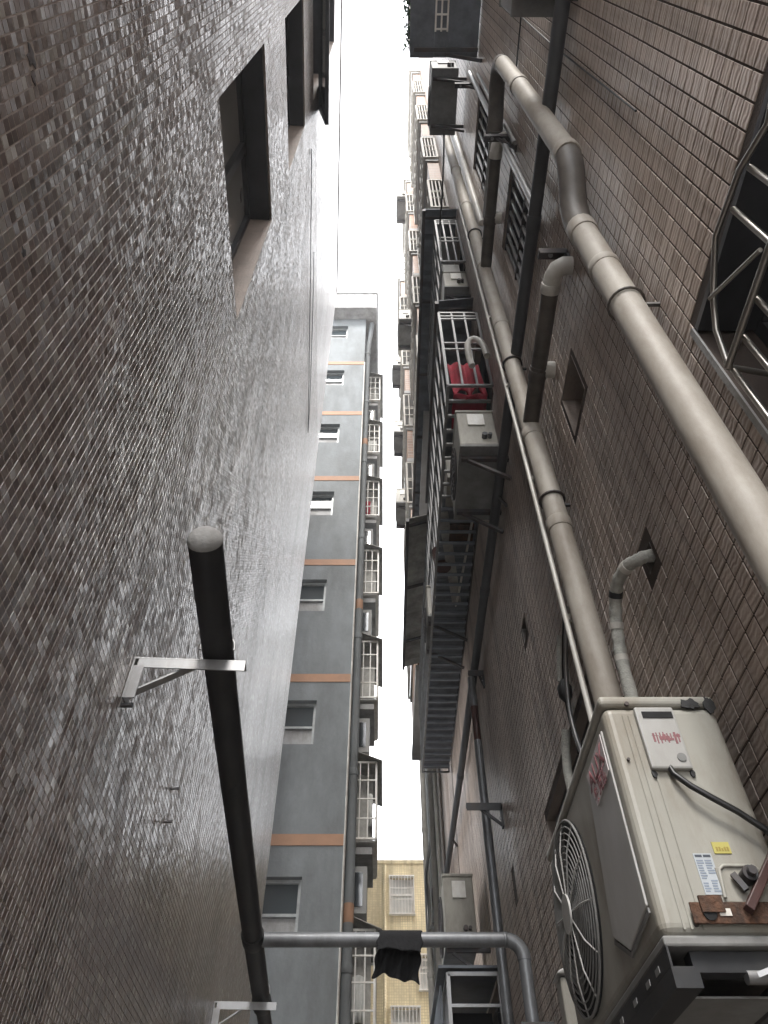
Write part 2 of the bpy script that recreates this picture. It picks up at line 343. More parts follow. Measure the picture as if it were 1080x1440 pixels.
def tile_field(bld, P, D, N, p0, pu, pv, u0, u1, v0, v1, holes, gap, thick, bev, m, missing, jit):
    iu = np.arange(int(math.floor(u0 / pu)), int(math.floor(u1 / pu))); iv = np.arange(int(math.floor(v0 / pv)), int(math.floor(v1 / pv)))
    U, V = np.meshgrid(iu, iv, indexing='ij'); U = U.ravel(); V = V.ravel()
    cu = (U + .5) * pu; cv = (V + .5) * pv
    keep = np.ones(len(U), bool)
    for h in holes:
        keep &= ~((cu > h[0] - pu * .45) & (cu < h[1] + pu * .45) & (cv > h[2] - pv * .45) & (cv < h[3] + pv * .45))
    for (a, b, r) in missing:
        keep &= ~(np.hypot(cu - a, cv - b) < r)
    cu = cu[keep]; cv = cv[keep]; n = len(cu)
    D = np.array(D); N = np.array(N); Z = np.array((0, 0, 1.0)); p0 = np.array(p0)
    C = p0 + cu[:, None] * D + cv[:, None] * Z
    hu, hv = (pu - gap) / 2, (pv - gap) / 2
    loc = [(a * hu, b * hv, 0) for a, b in ((-1,-1),(1,-1),(1,1),(-1,1))] + [(a * (hu - bev), b * (hv - bev), thick) for a, b in ((-1,-1),(1,-1),(1,1),(-1,1))]
    quads = C[:, None, :] + np.array([a * D * hu + b * Z * hv for a, b in ((-1,-1),(1,-1),(1,1),(-1,1))])[None]
    order = np.argsort(-projarea(quads))
    big = order[:300]; rest = np.sort(order[300:])
    fq = [(4,5,6,7), (0,1,5,4), (1,2,6,5), (2,3,7,6), (3,0,4,7)]
    offs = np.array([a * D + b * Z + c * N for a, b, c in loc])
    jz = (np.random.rand(len(rest)) - .5) * jit
    allv = C[rest][:, None, :] + offs[None] + (jz[:, None, None] * N) * (np.array([0,0,0,0,1,1,1,1.])[None, :, None])
    k = len(rest); verts = allv.reshape(-1, 3) - np.array(origin(bld))
    faces = (np.array(fq)[None] + (np.arange(k) * 8)[:, None, None]).reshape(-1, 4)
    me = bpy.data.meshes.new('tile_field'); me.vertices.add(len(verts)); me.vertices.foreach_set('co', verts.ravel())
    me.loops.add(faces.size); me.loops.foreach_set('vertex_index', faces.ravel().astype(np.int32))
    me.polygons.add(len(faces)); me.polygons.foreach_set('loop_start', (np.arange(len(faces)) * 4).astype(np.int32))
    me.polygons.foreach_set('use_smooth', np.zeros(len(faces), bool)); me.update(calc_edges=True); me.validate(); me.materials.append(m)
    if np.dot(np.array(me.polygons[0].normal), N) < 0: me.flip_normals()
    o = link(bpy.data.objects.new('tile_field', me)); o.parent = bld; o['kind'] = 'stuff'
    tm = bpy.data.meshes.new('tile'); tm.from_pydata(offs.tolist(), [], fq); tm.polygons.foreach_set('use_smooth', np.zeros(5, bool)); tm.update(); tm.materials.append(m)
    if np.dot(np.array(tm.polygons[0].normal), N) < 0: tm.flip_normals()
    O = np.array(origin(bld))
    for i in big:
        t = link(bpy.data.objects.new('tile', tm)); t.parent = bld; t.location = C[i] - O + N * (random.random() - .5) * jit

# ---------------- left building
def PL_(u, v, n=0.0):
    q = LP0 + LD * u + LNRM * n; return (q.x, q.y, v)
LB = thing('apartment_building', 'tall building on the left faced in small red brown mosaic tiles with pale joints', 'building', (LX - 2, 2, 0))
LTOP = 18.05; LEND = 7.22
lwin = [(.70, 1.79, 5.25, 6.90), (.70, 1.80, 8.15, 9.80), (.70, 1.80, 11.0, 12.70), (.70, 1.80, 13.9, 15.6)]
GEO_L = (.0, 7.2, 1.7, 11.5)      # where the tiles are built one by one
T = .0007
part('wall', wall_mb(PL_, -2.6, LEND, 0, LTOP, lwin, 0), M_lgrout, LB)
lh = lwin + [GEO_L]
part('tile_field', wall_mb(PL_, -2.6, LEND, .0, LTOP, lh, T), M_lfar, LB, kind='stuff')
missing = [(.25, 3.247, .020), (.285, 3.235, .016), (.562, 2.992, .015), (2.802, 3.014, .012), (2.816, 2.88, .012)]
tile_field(LB, PL_, LD, LNRM, LP0, PL, PL, *GEO_L, lwin, .0034, T, .0002, M_ltile, missing, .0002)
a = PL_(-2.6, 0, T); b = PL_(LEND, 0, T); c = PL_(LEND, 0, -6); d = PL_(-2.6, 0, -6)
body = MB(); body.add([a, d, (a[0], a[1], LTOP), (d[0], d[1], LTOP)], [(0,1,3,2)]); body.add([b, c, (b[0], b[1], LTOP), (c[0], c[1], LTOP)], [(0,1,3,2)]); body.add([d, c, (d[0], d[1], LTOP), (c[0], c[1], LTOP)], [(0,1,3,2)])
part('end_wall', body, M_lfar, LB)
part('roof', MB().add([PL_(-2.6, LTOP, .02), PL_(LEND, LTOP, .02), PL_(LEND, LTOP, -6), PL_(-2.6, LTOP, -6), PL_(-2.6, LTOP + .12, .02), PL_(LEND, LTOP + .12, .02), PL_(LEND, LTOP + .12, -6), PL_(-2.6, LTOP + .12, -6)],
     [(3,2,1,0),(4,5,6,7),(0,1,5,4),(1,2,6,5),(2,3,7,6),(3,0,4,7)]), M_conc, LB)
def lbox(u0, u1, v0, v1, n0, n1):
    mb = MB(); mb.add([PL_(u0,v0,n0),PL_(u1,v0,n0),PL_(u1,v0,n1),PL_(u0,v0,n1),PL_(u0,v1,n0),PL_(u1,v1,n0),PL_(u1,v1,n1),PL_(u0,v1,n1)], [(0,3,2,1),(4,5,6,7),(0,1,5,4),(1,2,6,5),(2,3,7,6),(3,0,4,7)]); return mb
def join(*ms):
    r = MB()
    for m_ in ms: r.add(m_.v, m_.f); r.sm[-len(m_.f):] = m_.sm
    return r
for i, h in enumerate(lwin):
    u0, u1, v0, v1 = h; dep = .18
    w = part('window', reveal_mb(PL_, h, dep + .03, T), M_brown, LB)
    part('shaded_window_head', lbox(u0 + .003, u1 - .003, v1 - .035, v1 - .003, -dep - .02, -.012), M_alum, w)  # dark frame colour carries the shade of the head soffit
    part('sill', lbox(u0 + .003, u1 - .003, v0 + .003, v0 + .03, -dep - .02, -.004), M_brown, w)
    f = .04; um = (u0 + u1) / 2 + .05
    fr = join(lbox(u0 + .003, u0 + f, v0 + .032, v1 - .037, -dep - .02, -dep + .03), lbox(u1 - f, u1 - .003, v0 + .032, v1 - .037, -dep - .02, -dep + .03),
              lbox(u0 + f + .001, u1 - f - .001, v0 + .032, v0 + .032 + f, -dep - .02, -dep + .03), lbox(u0 + f + .001, u1 - f - .001, v1 - .037 - f, v1 - .037, -dep - .02, -dep + .03),
              lbox(um - .03, um + .03, v0 + .034 + f, v1 - .039 - f, -dep - .018, -dep + .036))
    part('frame', fr, M_alum, w, bevel=.004)
    for (p_, q_) in ((u0 + f, um - .03), (um + .03, u1 - f)):
        part('pane', lbox(p_ + .001, q_ - .001, v0 + .034 + f, v1 - .039 - f, -dep - .01, -dep - .002), M_glassp, w)
    if i == 2:
        # a sash pushed open on its top hinges, seen edge on
        A = Vector(PL_(u1 - .04, v1 - .06, .0)); 
        sash = MB()
        c4 = [PL_(u0 + .1, 11.9, .02), PL_(u1 + .25, 11.9, .02), PL_(u1 + .25, 11.12, .15), PL_(u0 + .1, 11.12, .15)]
        for a_, b_ in zip(c4, c4[1:] + c4[:1]): sash.bar(a_, b_, .045, .04)
        so = part('open_sash', sash, M_alum, w)
        part('pane', MB().add(c4 + [tuple(Vector(q) + LNRM * .006) for q in c4], [(0,1,2,3),(7,6,5,4),(0,4,5,1),(1,5,6,2),(2,6,7,3),(3,7,4,0)]), M_glass, w)

# ---------------- right building
def PR_(u, v, n=0.0): return (RX - n, u, v)
RB = thing('tiled_tenement', 'tall building on the right faced in brown rippled tiles with dark joints', 'building', (RX + 2, 4, 0))
RTOP = 24.5; REND = 15.5
vent_hole = (1.76, 2.03, 4.46, 4.79)
rwin = [(-.6, 1.0, 2.2, 3.53), (2.72, 4.1, 2.0, 3.52), (1.53, 2.13, 6.02, 7.22), (1.44, 2.18, 8.25, 9.66), (3.3, 9.2, 6.95, 8.2), (3.3, 5.5, 9.7, 10.9), (6.75, 9.0, 1.6, 3.5)]
rhole = [vent_hole, (3.68, 3.82, 4.60, 4.735), (5.40, 5.46, 3.58, 3.80), (1.75, 1.83, 3.30, 3.385)]
GEO_R = (.13, 9.3, 1.5, 11.0)
T2 = .003
part('wall', wall_mb(PR_, -3.4, 11.0, 0, RTOP, rwin + rhole, 0), M_rgrout, RB)
part('tile_field', wall_mb(PR_, -3.4, 11.0, 0, RTOP, rwin + [GEO_R], T2), M_rfar, RB, kind='stuff')
tile_field(RB, PR_, RD, RNRM, RP0, PRU, PRV, *GEO_R, rwin + rhole, .0065, T2, .0008, M_rtile, [(1.79, 3.40, .02)], .0012)
part('end_pier', MB().box(RX - .012, RX + .6, 11.003, REND, 0, 11.5), M_lplaster, RB)
part('side_wall', MB().box(RX + .02, RX + 8, -3.4, -3.1, 0, RTOP).box(RX + .62, RX + 8, REND - .4, REND, 0, RTOP).box(RX + 7.7, RX + 8, -3.09, REND - .41, 0, RTOP), M_rfar, RB)
part('roof', MB().box(RX + .003, RX + 8, -3.4, REND, RTOP + .002, RTOP + .15), M_conc, RB)
for i, h in enumerate(rhole):
    mb = reveal_mb(PR_, h, .14, T2); a_, b_, c_, d_ = h
    mb.add([PR_(a_, c_, -.14), PR_(b_, c_, -.14), PR_(b_, d_, -.14), PR_(a_, d_, -.14)], [(0,1,2,3)])
    part('wall_hole', mb, M_pvcd if i else M_brown, RB)
def rbox(u0, u1, v0, v1, n0, n1): return MB().box(RX - n0, RX - n1, u0, u1, v0, v1)
for i, h in enumerate(rwin):
    u0, u1, v0, v1 = h; dep = .22 if i == 0 else .10
    w = part('window', reveal_mb(PR_, h, dep + .06, T2), M_brown if i else M_rgrout, RB)
    f = .045
    fr = join(rbox(u0 + .003, u0 + f, v0 + .003, v1 - .003, -dep, -dep + .05), rbox(u1 - f, u1 - .003, v0 + .003, v1 - .003, -dep, -dep + .05),
              rbox(u0 + f + .001, u1 - f - .001, v0 + .003, v0 + f, -dep, -dep + .05), rbox(u0 + f + .001, u1 - f - .001, v1 - f, v1 - .003, -dep, -dep + .05))
    nseg = max(1, round((u1 - u0) / .7))
    for k in range(1, nseg):
        um = u0 + (u1 - u0) * k / nseg; fr.box(RX + dep, RX + dep - .05, um - .025, um + .025, v0 + f + .001, v1 - f - .001)
    part('frame', fr, M_alum, w)
    part('pane', rbox(u0 + .003, u1 - .003, v0 + .003, v1 - .003, -dep - .02, -dep - .004), M_glassd, w)
    if i in (2, 3):
        nb = 7 if i == 2 else 7
        gr = MB(); zm = (v0 + v1) / 2 + .0
        for zr in (v0 + .02, zm, v1 - .02): part('grille_rail', MB().bar(PR_(u0 + .005, zr, -.02), PR_(u1 - .005, zr, -.02), .022), M_iron, w)
        for k in range(nb):
            uu = u0 + (u1 - u0) * (k + .5) / nb
            part('grille_bar', MB().bar(PR_(uu, v0 + .032, -.02), PR_(uu, v1 - .032, -.02), .012, .024), M_galv, w)
        part('sill', rbox(u0 - .03, u1 + .03, v0 - .035, v0 - .002, .05, -.10), M_lplaster, w)
    if i == 0:
        part('lintel_trim', rbox(u0 + .01, u1 - .01, v1 - .03, v1 - .006, .006, -.20), M_alum, w)
        part('jamb_trim', rbox(u1 - .004, u1 + .016, v0, v1, .012, .005), M_conc, w)

# steel tube grille of the near window
sg = thing('window_grille', 'bent stainless tube grille on the window at the right edge of the frame', 'grille', (.9, .5, 2.3))
xs = .9
arc = [(.30, 3.40), (.40, 3.372), (.52, 3.444), (.70, 3.469), (.832, 3.372), (.89, 3.298), (.92, 3.20), (.931, 3.17)]
part('bent_tube', MB().tube([(xs, y_, z_) for y_, z_ in arc], .0085, 10), M_stain, sg)
part('rail', MB().tube([(xs - .002, -.3, 3.175), (xs - .002, .93, 3.172)], .0095, 10), M_stain, sg)
part('rail', MB().tube([(xs - .002, -.3, 2.45), (xs - .002, .93, 2.45)], .0095, 10), M_stain, sg)
part('brace', MB().tube([(xs - .012, .829, 3.367), (xs - .012, .63, 3.19)], .006, 8), M_stain, sg)
for yb, zt in ((.936, 3.17), (.845, 3.17), (.745, 3.18), (.617, 3.44), (.51, 3.42), (.40, 3.36), (.29, 3.17), (.18, 3.17), (.07, 3.17), (-.04, 3.17)):
    part('bar', MB().tube([(xs + .012, yb, 2.35), (xs + .012, yb, zt)], .0085, 10), M_stain, sg)
for yb in (.93, -.28):
    part('wall_stay', MB().tube([(xs, yb, 3.172), (RX + .06, yb + .02, 3.172)], .0085, 8), M_stain, sg)

# ---------------- grey building beyond, with orange bands
GY = 10.7; GXR = -.60
GB = thing('grey_apartment_building', 'slate grey rendered block with orange floor bands straight ahead', 'building', (GXR - 3, GY + 3, 0))
heads = [23.46, 20.54, 17.66, 14.78, 11.88, 8.94, 5.95, 3.05]
gwin = [(-2.45, -1.18, h - .86, h) for h in heads]
def PG_(u, v, n=0.0): return (u, GY - n, v)
GTOP = 23.95
part('wall', wall_mb(PG_, -8, GXR, 0, GTOP, gwin, 0), M_plaster, GB)
part('side_wall', MB().add([(GXR, GY, 0), (GXR, 19.4, 0), (GXR, 19.4, GTOP), (GXR, GY, GTOP)], [(0,1,2,3)]), M_plaster, GB)
part('rear_wall', MB().add([(GXR, 19.4, 0), (-8, 19.4, 0), (-8, 19.4, GTOP), (GXR, 19.4, GTOP)], [(0,1,2,3)]).add([(-8, GY, 0), (-8, 19.4, 0), (-8, 19.4, GTOP), (-8, GY, GTOP)], [(3,2,1,0)]), M_plaster, GB)
rf = part('eaves_slab', MB().box(-8.3, GXR + .36, GY - .42, 19.8, GTOP + .002, GTOP + .16), M_conc, GB)
part('parapet', MB().box(-8.3, GXR + .36, GY - .42, GY - .30, GTOP + .162, GTOP + 1.05).box(GXR + .24, GXR + .36, GY - .298, 19.8, GTOP + .162, GTOP + 1.05), M_lplaster, GB)
part('coping', MB().box(-8.33, GXR + .40, GY - .46, GY - .26, GTOP + 1.052, GTOP + 1.12).box(GXR + .2, GXR + .40, GY - .258, 19.8, GTOP + 1.052, GTOP + 1.12), M_conc, GB)
for zb in (20.96, 18.18, 15.28, 12.38, 9.41, 6.48, 3.6):
    part('orange_band', MB().box(-8, GXR + .012, GY - .012, GY + 1.1, zb - .085, zb + .085), M_orange, GB)
for (u0, u1, v0, v1) in gwin:
    w = part('window', reveal_mb(PG_, (u0, u1, v0, v1), .17), M_plaster, GB)
    f = .05; um = (u0 + u1) / 2; y0, y1 = GY + .10, GY + .15
    fr = MB().box(u0 + .003, u0 + f, y0, y1, v0 + .003, v1 - .003).box(u1 - f, u1 - .003, y0, y1, v0 + .003, v1 - .003).box(u0 + f + .001, u1 - f - .001, y0, y1, v0 + .003, v0 + f).box(u0 + f + .001, u1 - f - .001, y0, y1, v1 - f, v1 - .003)
    fr.box(u0 + f + .001, u1 - f - .001, y0, y1, v0 + .36, v0 + .40)
    part('frame', fr, M_alulight, w)
    part('pane', MB().box(u0 + .003, u1 - .003, GY + .153, GY + .165, v0 + .003, v1 - .003), M_glass, w)
    part('curtain', MB().box(u0 + .003, u1 - .003, GY + .146, GY + .151, v0 + .01, v0 + .355), M_conc, w)

def pipe(name, label, group, pts, r, m, n=14, seglen=None, cat='pipe', collar_r=None, cm=None):
    t = thing(name, label, cat, pts[0], group)
    part('tube', MB().tube(pts, r, n), m, t)
    return t
def collar(t, p, ax, r, h, m, name='collar', label=None):
    p = Vector(p); ax = Vector(ax).normalized()
    return part(name, MB().tube([p - ax*h/2, p - ax*h*.42, p + ax*h*.42, p + ax*h/2], [r*.96, r, r, r*.96], 16), m, t, label=label)

gp = pipe('drain_pipe', 'grey downpipe at the corner of the slate grey block', 'downpipes on the grey block', [(GXR + .09, 11.05, 0), (GXR + .09, 11.05, 22.6), (GXR + .16, 10.9, 23.3), (GXR + .2, 10.85, 23.9)], .075, M_plaster)
for zc in np.arange(2.0, 22.5, 2.88): collar(gp, (GXR + .09, 11.05, float(zc)), (0, 0, 1), .086, .12, M_plaster)
for zb in (18.18, 12.38, 6.48): collar(gp, (GXR + .09, 11.05, zb - .9), (0, 0, 1), .079, .26, M_orange, 'painted_band')
gp2 = pipe('drain_pipe', 'thin pale pipe beside the corner downpipe of the grey block', 'downpipes on the grey block', [(GXR + .015, 10.68, 0), (GXR + .015, 10.68, 21.0)], .018, M_awn, 8)

# cages on the grey block's side: one built, the rest copied
def grid_cage(name, label, group, x0, x1, y0, y1, z0, z1, m, roofm, nv=3, nh=4, ny=7):
    t = thing(name, label, 'window cage', ((x0 + x1) / 2, y0, z0), group)
    fr = MB(); b = .035
    for x_ in (x0, x1):
        for y_ in (y0, y1): fr.bar((x_, y_, z0), (x_, y_, z1), b)
    for z_ in (z0, z1):
        for x_ in (x0, x1): fr.bar((x_, y0, z_), (x_, y1, z_), b)
        for y_ in (y0, y1): fr.bar((x0, y_, z_), (x1, y_, z_), b)
    part('frame', fr, m, t)
    for k in range(1, nv):
        x_ = x0 + (x1 - x0) * k / nv
        part('bar', MB().bar((x_, y0, z0), (x_, y0, z1), .02), m, t)
    for k in range(1, nh):
        z_ = z0 + (z1 - z0) * k / nh
        part('rail', MB().bar((x0, y0 - .005, z_), (x1, y0 - .005, z_), .022).bar((x0, y0, z_), (x0, y1, z_), .022), m, t)
    for k in range(1, ny):
        y_ = y0 + (y1 - y0) * k / ny
        part('bar', MB().bar((x0, y_, z0), (x0, y_, z1), .018), m, t)
    part('floor', MB().box(x0, x1, y0 + .02, y1, z0 - .05, z0 - .02), M_white, t)
    part('back_sheet', MB().box(x0 + .03, x1 - .06, y0 + .34, y0 + .36, z0 + .02, z1 - .05), M_awn, t)
    return t
cy = 12.2
gc = grid_cage('window_cage', 'pale grid cage on the side of the grey block, topmost of its column', 'window cages on the grey block', GXR + .02, -.14, cy, cy + 1.5, 21.3, 22.72, M_white, M_conc)
def roofsheet(t, x0, x1, y0, y1, z, m, sag=.0, name='roof_sheet'):
    mb = MB(); n = 9; P = []
    for j in range(2):
        for i in range(n):
            y_ = y0 + (y1 - y0) * i / (n - 1); x_ = x0 if j == 0 else x1
            P.append((x_, y_, z + (.16 if j == 0 else -.06) + sag * math.sin(i * 2.1)))
    P += [(a, b, c + .012) for a, b, c in P]; N_ = 2 * n
    F = []
    for i in range(n - 1): F += [(i, i+1, n+i+1, n+i), (N_+i, N_+n+i, N_+n+i+1, N_+i+1), (i, N_+i, N_+i+1, i+1), (n+i, n+i+1, N_+n+i+1, N_+n+i)]
    F += [(0, n, N_+n, N_), (n-1, N_+n-1, N_+2*n-1, 2*n-1)]
    return part(name, mb.add(P, F), m, t)
roofsheet(gc, GXR + .01, -.03, cy - .12, cy + 1.6, 22.75, M_awn, .01)
lab = ['sixth', 'fifth', 'fourth', 'third', 'second', 'lowest']
gz = [18.45, 15.65, 12.9, 10.05, 7.2, 4.35]
ex = ['second from the top', 'third from the top with pale washing', 'fourth from the top', 'fifth from the top', 'just above the yellow block roofline', 'lowest of its column, beside the hanging rag']
gcages = [gc]
for z_, e in zip(gz, ex):
    gcages.append(copy_tree(gc, (gc.location.x, cy, z_), 'pale grid cage on the grey block side, ' + e))
# wall openings and ac under each cage
for k, z_ in enumerate([21.3] + gz):
    w = part('side_window', MB().box(GXR + .003, GXR + .03, cy + .25, cy + 1.25, z_ + .1, z_ + 1.2), M_glassd, GB)
    part('balcony_slab', MB().box(GXR + .003, -.2, cy + .05, cy + 1.4, z_ - .24, z_ - .12), M_conc, GB)
    part('narrow_window', MB().box(GXR + .003, GXR + .32, cy + .1, cy + .5, z_ - 1.15, z_ - .42), M_lplaster, GB)
    part('window_opening', MB().box(GXR + .12, GXR + .25, cy + .085, cy + .098, z_ - 1.05, z_ - .52), M_glassd, GB)
for (z_, x0, x1, c_, lb, cat) in ((18.6, -.48, -.22, M_net, 'pale washing hung in the third cage down the grey block', 'laundry'), (15.75, -.5, -.36, M_red, 'red washing hung in the third cage from the top of the grey block', 'laundry'), (4.5, -.48, -.3, M_net, 'white garment on a hanger in the lowest cage of the grey block', 'laundry'), (7.4, -.3, -.2, M_net, 'pale garment hanging in the cage above the yellow roofline', 'laundry')):
    mb = MB(); nx = 10; Pv = []
    for i in range(nx + 1):
        for j in range(5):
            Pv.append((x0 + (x1 - x0) * i / nx, cy + .2 + .03 * math.sin(i * 1.7) * (1 - j * .2), z_ + .12 + j * .15 - .02 * abs(i - 5) * .3))
    mb.add(Pv, [(i*5+j, i*5+j+1, (i+1)*5+j+1, (i+1)*5+j) for i in range(nx) for j in range(4)], True)
    o = single('laundry', mb, c_, lb, cat, ((x0+x1)/2, cy + .2, z_ + .7)); o.modifiers.new('solid', 'SOLIDIFY').thickness = .01

# ---------------- yellow building at the end
YY = 20.0; YTOP = 10.15
YB = thing('yellow_building', 'low yellow tiled building closing the far end of the alley', 'building', (2, YY + 3, 0))
ywin = [(.15, .79, 8.90, 9.78), (.17, .85, 5.9, 6.80), (.86, 1.5, 7.2, 7.9), (.15, .79, 2.9, 3.78)]
def PY_(u, v, n=0.0): return (u, YY - n, v)
part('wall', wall_mb(PY_, -6, 9, 0, YTOP, ywin, 0), M_ytile, YB)
part('parapet', MB().box(-6, 9, YY - .03, YY + .2, YTOP + .002, YTOP + .10), M_ytile, YB)
part('roof', MB().box(-6, 9, YY + .21, YY + 8, YTOP - .3, YTOP - .1), M_conc, YB)
for (u0, u1, v0, v1) in ywin:
    w = part('window', reveal_mb(PY_, (u0, u1, v0, v1), .12), M_ytile, YB)
    part('pane', MB().box(u0 + .003, u1 - .003, YY + .11, YY + .12, v0 + .003, v1 - .003), M_net, w)
    part('frame', MB().box(u0 + .003, u0 + .05, YY + .05, YY + .1, v0 + .003, v1 - .003).box(u1 - .05, u1 - .003, YY + .05, YY + .1, v0 + .003, v1 - .003).box(u0 + .05, u1 - .05, YY + .05, YY + .1, v0 + .45, v0 + .5), M_white, w)
    gy = YY - .12; gr = MB().box(u0 - .02, u1 + .02, gy - .01, YY - .004, v0 - .06, v0 - .03).box(u0 - .02, u1 + .02, gy - .01, YY - .004, v1, v1 + .03)
    for zz in (v0 + .3, v0 + .58): gr.bar((u0, gy, zz), (u1, gy, zz), .018)
    for k in range(9):
        x_ = u0 + (u1 - u0) * k / 8; gr.bar((x_, gy, v0 - .03), (x_, gy, v1), .016)
    part('grille', gr, M_white, w)
yp = pipe('drain_pipe', 'thin cream downpipe on the yellow tiled wall', None, [(.02, YY - .06, 0), (.02, YY - .06, 10.1)], .04, M_ytile, 8)

# ---------------- right building: balcony bays beyond the near wall
BAY = 'balcony bays with orange panels on the right building'
def bay(x0, y0, y1, zs, labels, full=True):
    first = None
    for z_, lb in zip(zs, labels):
        loc = (x0, y0, z_)
        if first is None:
            t = thing('balcony', lb, 'balcony', loc, BAY); first = t
            part('spandrel', MB().box(x0 + .05, RX - .006, y0 + .05, y1 - .05, z_ - 1.18, z_ - .1), M_otile, t)
            part('slab', MB().box(x0 + .02, RX - .006, y0 + .02, y1 - .02, z_ - .098, z_ - .002), M_lplaster, t)
            part('slab', MB().box(x0 + .02, RX - .006, y0 + .02, y1 - .02, z_ - 1.30, z_ - 1.182), M_lplaster, t)
            fr = MB(); h = 1.32; b = .035
            for x_ in (x0, RX - .02):
                for y_ in (y0, y1): fr.bar((x_, y_, z_), (x_, y_, z_ + h), b)
            for zz in (z_ + .02, z_ + h):
                fr.bar((x0, y0, zz), (x0, y1, zz), b).bar((x0, y0, zz), (RX - .02, y0, zz), b).bar((x0, y1, zz), (RX - .02, y1, zz), b)
            part('frame', fr, M_dullwhite, t)
            for zz in (z_ + .45, z_ + .72, z_ + .78): part('rail', MB().bar((x0, y0 - .004, zz), (RX - .02, y0 - .004, zz), .022).bar((x0 - .004, y0, zz), (x0 - .004, y1, zz), .022), M_dullwhite, t)
            for k in range(1, 4):
                x_ = x0 + (RX - .02 - x0) * k / 4; part('bar', MB().bar((x_, y0, z_), (x_, y0, z_ + h), .02), M_dullwhite, t)
            n = 9
            for k in range(1, n):
                y_ = y0 + (y1 - y0) * k / n; part('bar', MB().bar((x0, y_, z_), (x0, y_, z_ + h), .018), M_dullwhite, t)
            part('back_screen', MB().box(x0 + .12, RX - .006, y0 + .5, y0 + .52, z_ + .05, z_ + h - .2), M_dullwhite, t)
        else: copy_tree(first, loc, lb)
ordn = ['lowest', 'second up', 'third up', 'fourth up', 'fifth up', 'topmost']
bay(.70, 3.43, 5.5, [12.34, 15.0, 17.8, 20.5, 23.2], ['white caged balcony with orange panel in the nearest bay, %s of the bay' % q for q in ordn[:4] + ['topmost']])
bay(.60, 6.1, 8.3, [12.3, 15.0, 17.75, 20.5, 23.2], ['white caged balcony with orange panel in the middle bay, %s of the bay' % q for q in ordn[:4] + ['topmost']])
bay(.47, 9.0, 11.6, [9.6, 12.3, 15.0, 17.75, 20.5, 23.2], ['white caged balcony with orange panel in the farthest bay, %s of the bay' % q for q in ordn])

# ---------------- outdoor air conditioners
def simple_ac(label, x0, x1, y0, y1, z0, z1, group='air conditioner boxes on the far walls', m=None, fan_on='x', dirty=False):
    m = m or M_ac
    t = thing('air_conditioner', label, 'air conditioner', (x0, y0, z0), group)
    part('casing', MB().box(x0, x1, y0, y1, z0 + .03, z1 - .03), m, t, bevel=.012)
    part('lid', MB().box(x0 - .006, x1 + .006, y0 - .006, y1 + .006, z1 - .029, z1), m, t, bevel=.008)
    part('base_tray', MB().box(x0 - .004, x1 + .004, y0 - .004, y1 + .004, z0, z0 + .029), M_acbot, t, bevel=.006)
    cyy = y0 + (y1 - y0) * .62; cz = (z0 + z1) / 2; r = min((y1 - y0) * .34, (z1 - z0) * .43)
    gr = MB()
    for k in range(1, 6):
        pts = [(x0 - .012, cyy + r*k/5*math.cos(a), cz + r*k/5*math.sin(a)) for a in np.linspace(0, 2*math.pi, 25)]
        gr.tube(pts, .003, 5, caps=False)
    for a in np.linspace(0, 2*math.pi, 9)[:-1]: gr.bar((x0 - .012, cyy, cz), (x0 - .012, cyy + r*math.cos(a), cz + r*math.sin(a)), .006)
    part('fan_guard', gr, M_iron, t)
    part('fan_recess', MB().disc((x0 - .002, cyy, cz), r, (1, 0, 0), .006), M_dark, t)
    part('cable_cover', MB().box(x0 + .08, x0 + .08 + (x1 - x0) * .45, y0 - .014, y0 - .002, z1 - .22, z1 - .07), M_white, t, bevel=.004)
    part('valve', MB().disc((x1 - .1, y0 - .02, z0 + .12), .022, (0, 1, 0), .04, 12).disc((x1 - .06, y0 - .02, z0 + .12), .016, (0, 1, 0), .04, 12), M_iron, t)
    for yy in (y0 + .1, y1 - .1):
        part('bracket_arm', MB().bar((x0 + .01, yy, z0 - .02), (max(RX - .006, x1), yy, z0 - .02), .035), M_iron, t)
        part('bracket_brace', MB().bar((x0 + .06, yy, z0 - .04), (RX - .02, yy, z0 - .26), .025), M_iron, t)
    return t
simple_ac('grimy cream air conditioner slung under the red cloth cage, seen from below', .575, .868, 3.13, 3.86, 5.92, 6.42, None, M_acd)
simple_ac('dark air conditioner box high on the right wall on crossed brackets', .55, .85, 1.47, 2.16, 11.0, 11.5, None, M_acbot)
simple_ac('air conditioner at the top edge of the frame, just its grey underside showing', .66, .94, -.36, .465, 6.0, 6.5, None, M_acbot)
simple_ac('grey air conditioner low on the far right wall above the clothes pipe', .551, .83, 7.0, 7.75, 3.84, 4.44, None, M_acd)
simple_ac('pale air conditioner inside the upper barred cage beside the downpipe', .66, .92, 3.2, 3.9, 9.0, 9.42, None, M_acd)
simple_ac('cream air conditioner standing inside the long slatted cage', .50, .80, 6.2, 6.9, 6.93, 7.42, None, M_acd)
GA = 'air conditioner boxes on the far balconies'
for (y_, z_, x_, s_) in ((9.9, 13.4, .27, 'lowest against the sky on the far balconies'), (9.9, 16.1, .25, 'second up against the sky on the far balconies'), (9.9, 19.4, .24, 'third up against the sky on the far balconies'), (7.0, 16.2, .33, 'pale and alone outside the middle bay'), (6.3, 22.4, .36, 'highest against the sky on the middle bay')):
    simple_ac('cream air conditioner box ' + s_, x_, x_ + .27, y_, y_ + .75, z_, z_ + .5, GA)

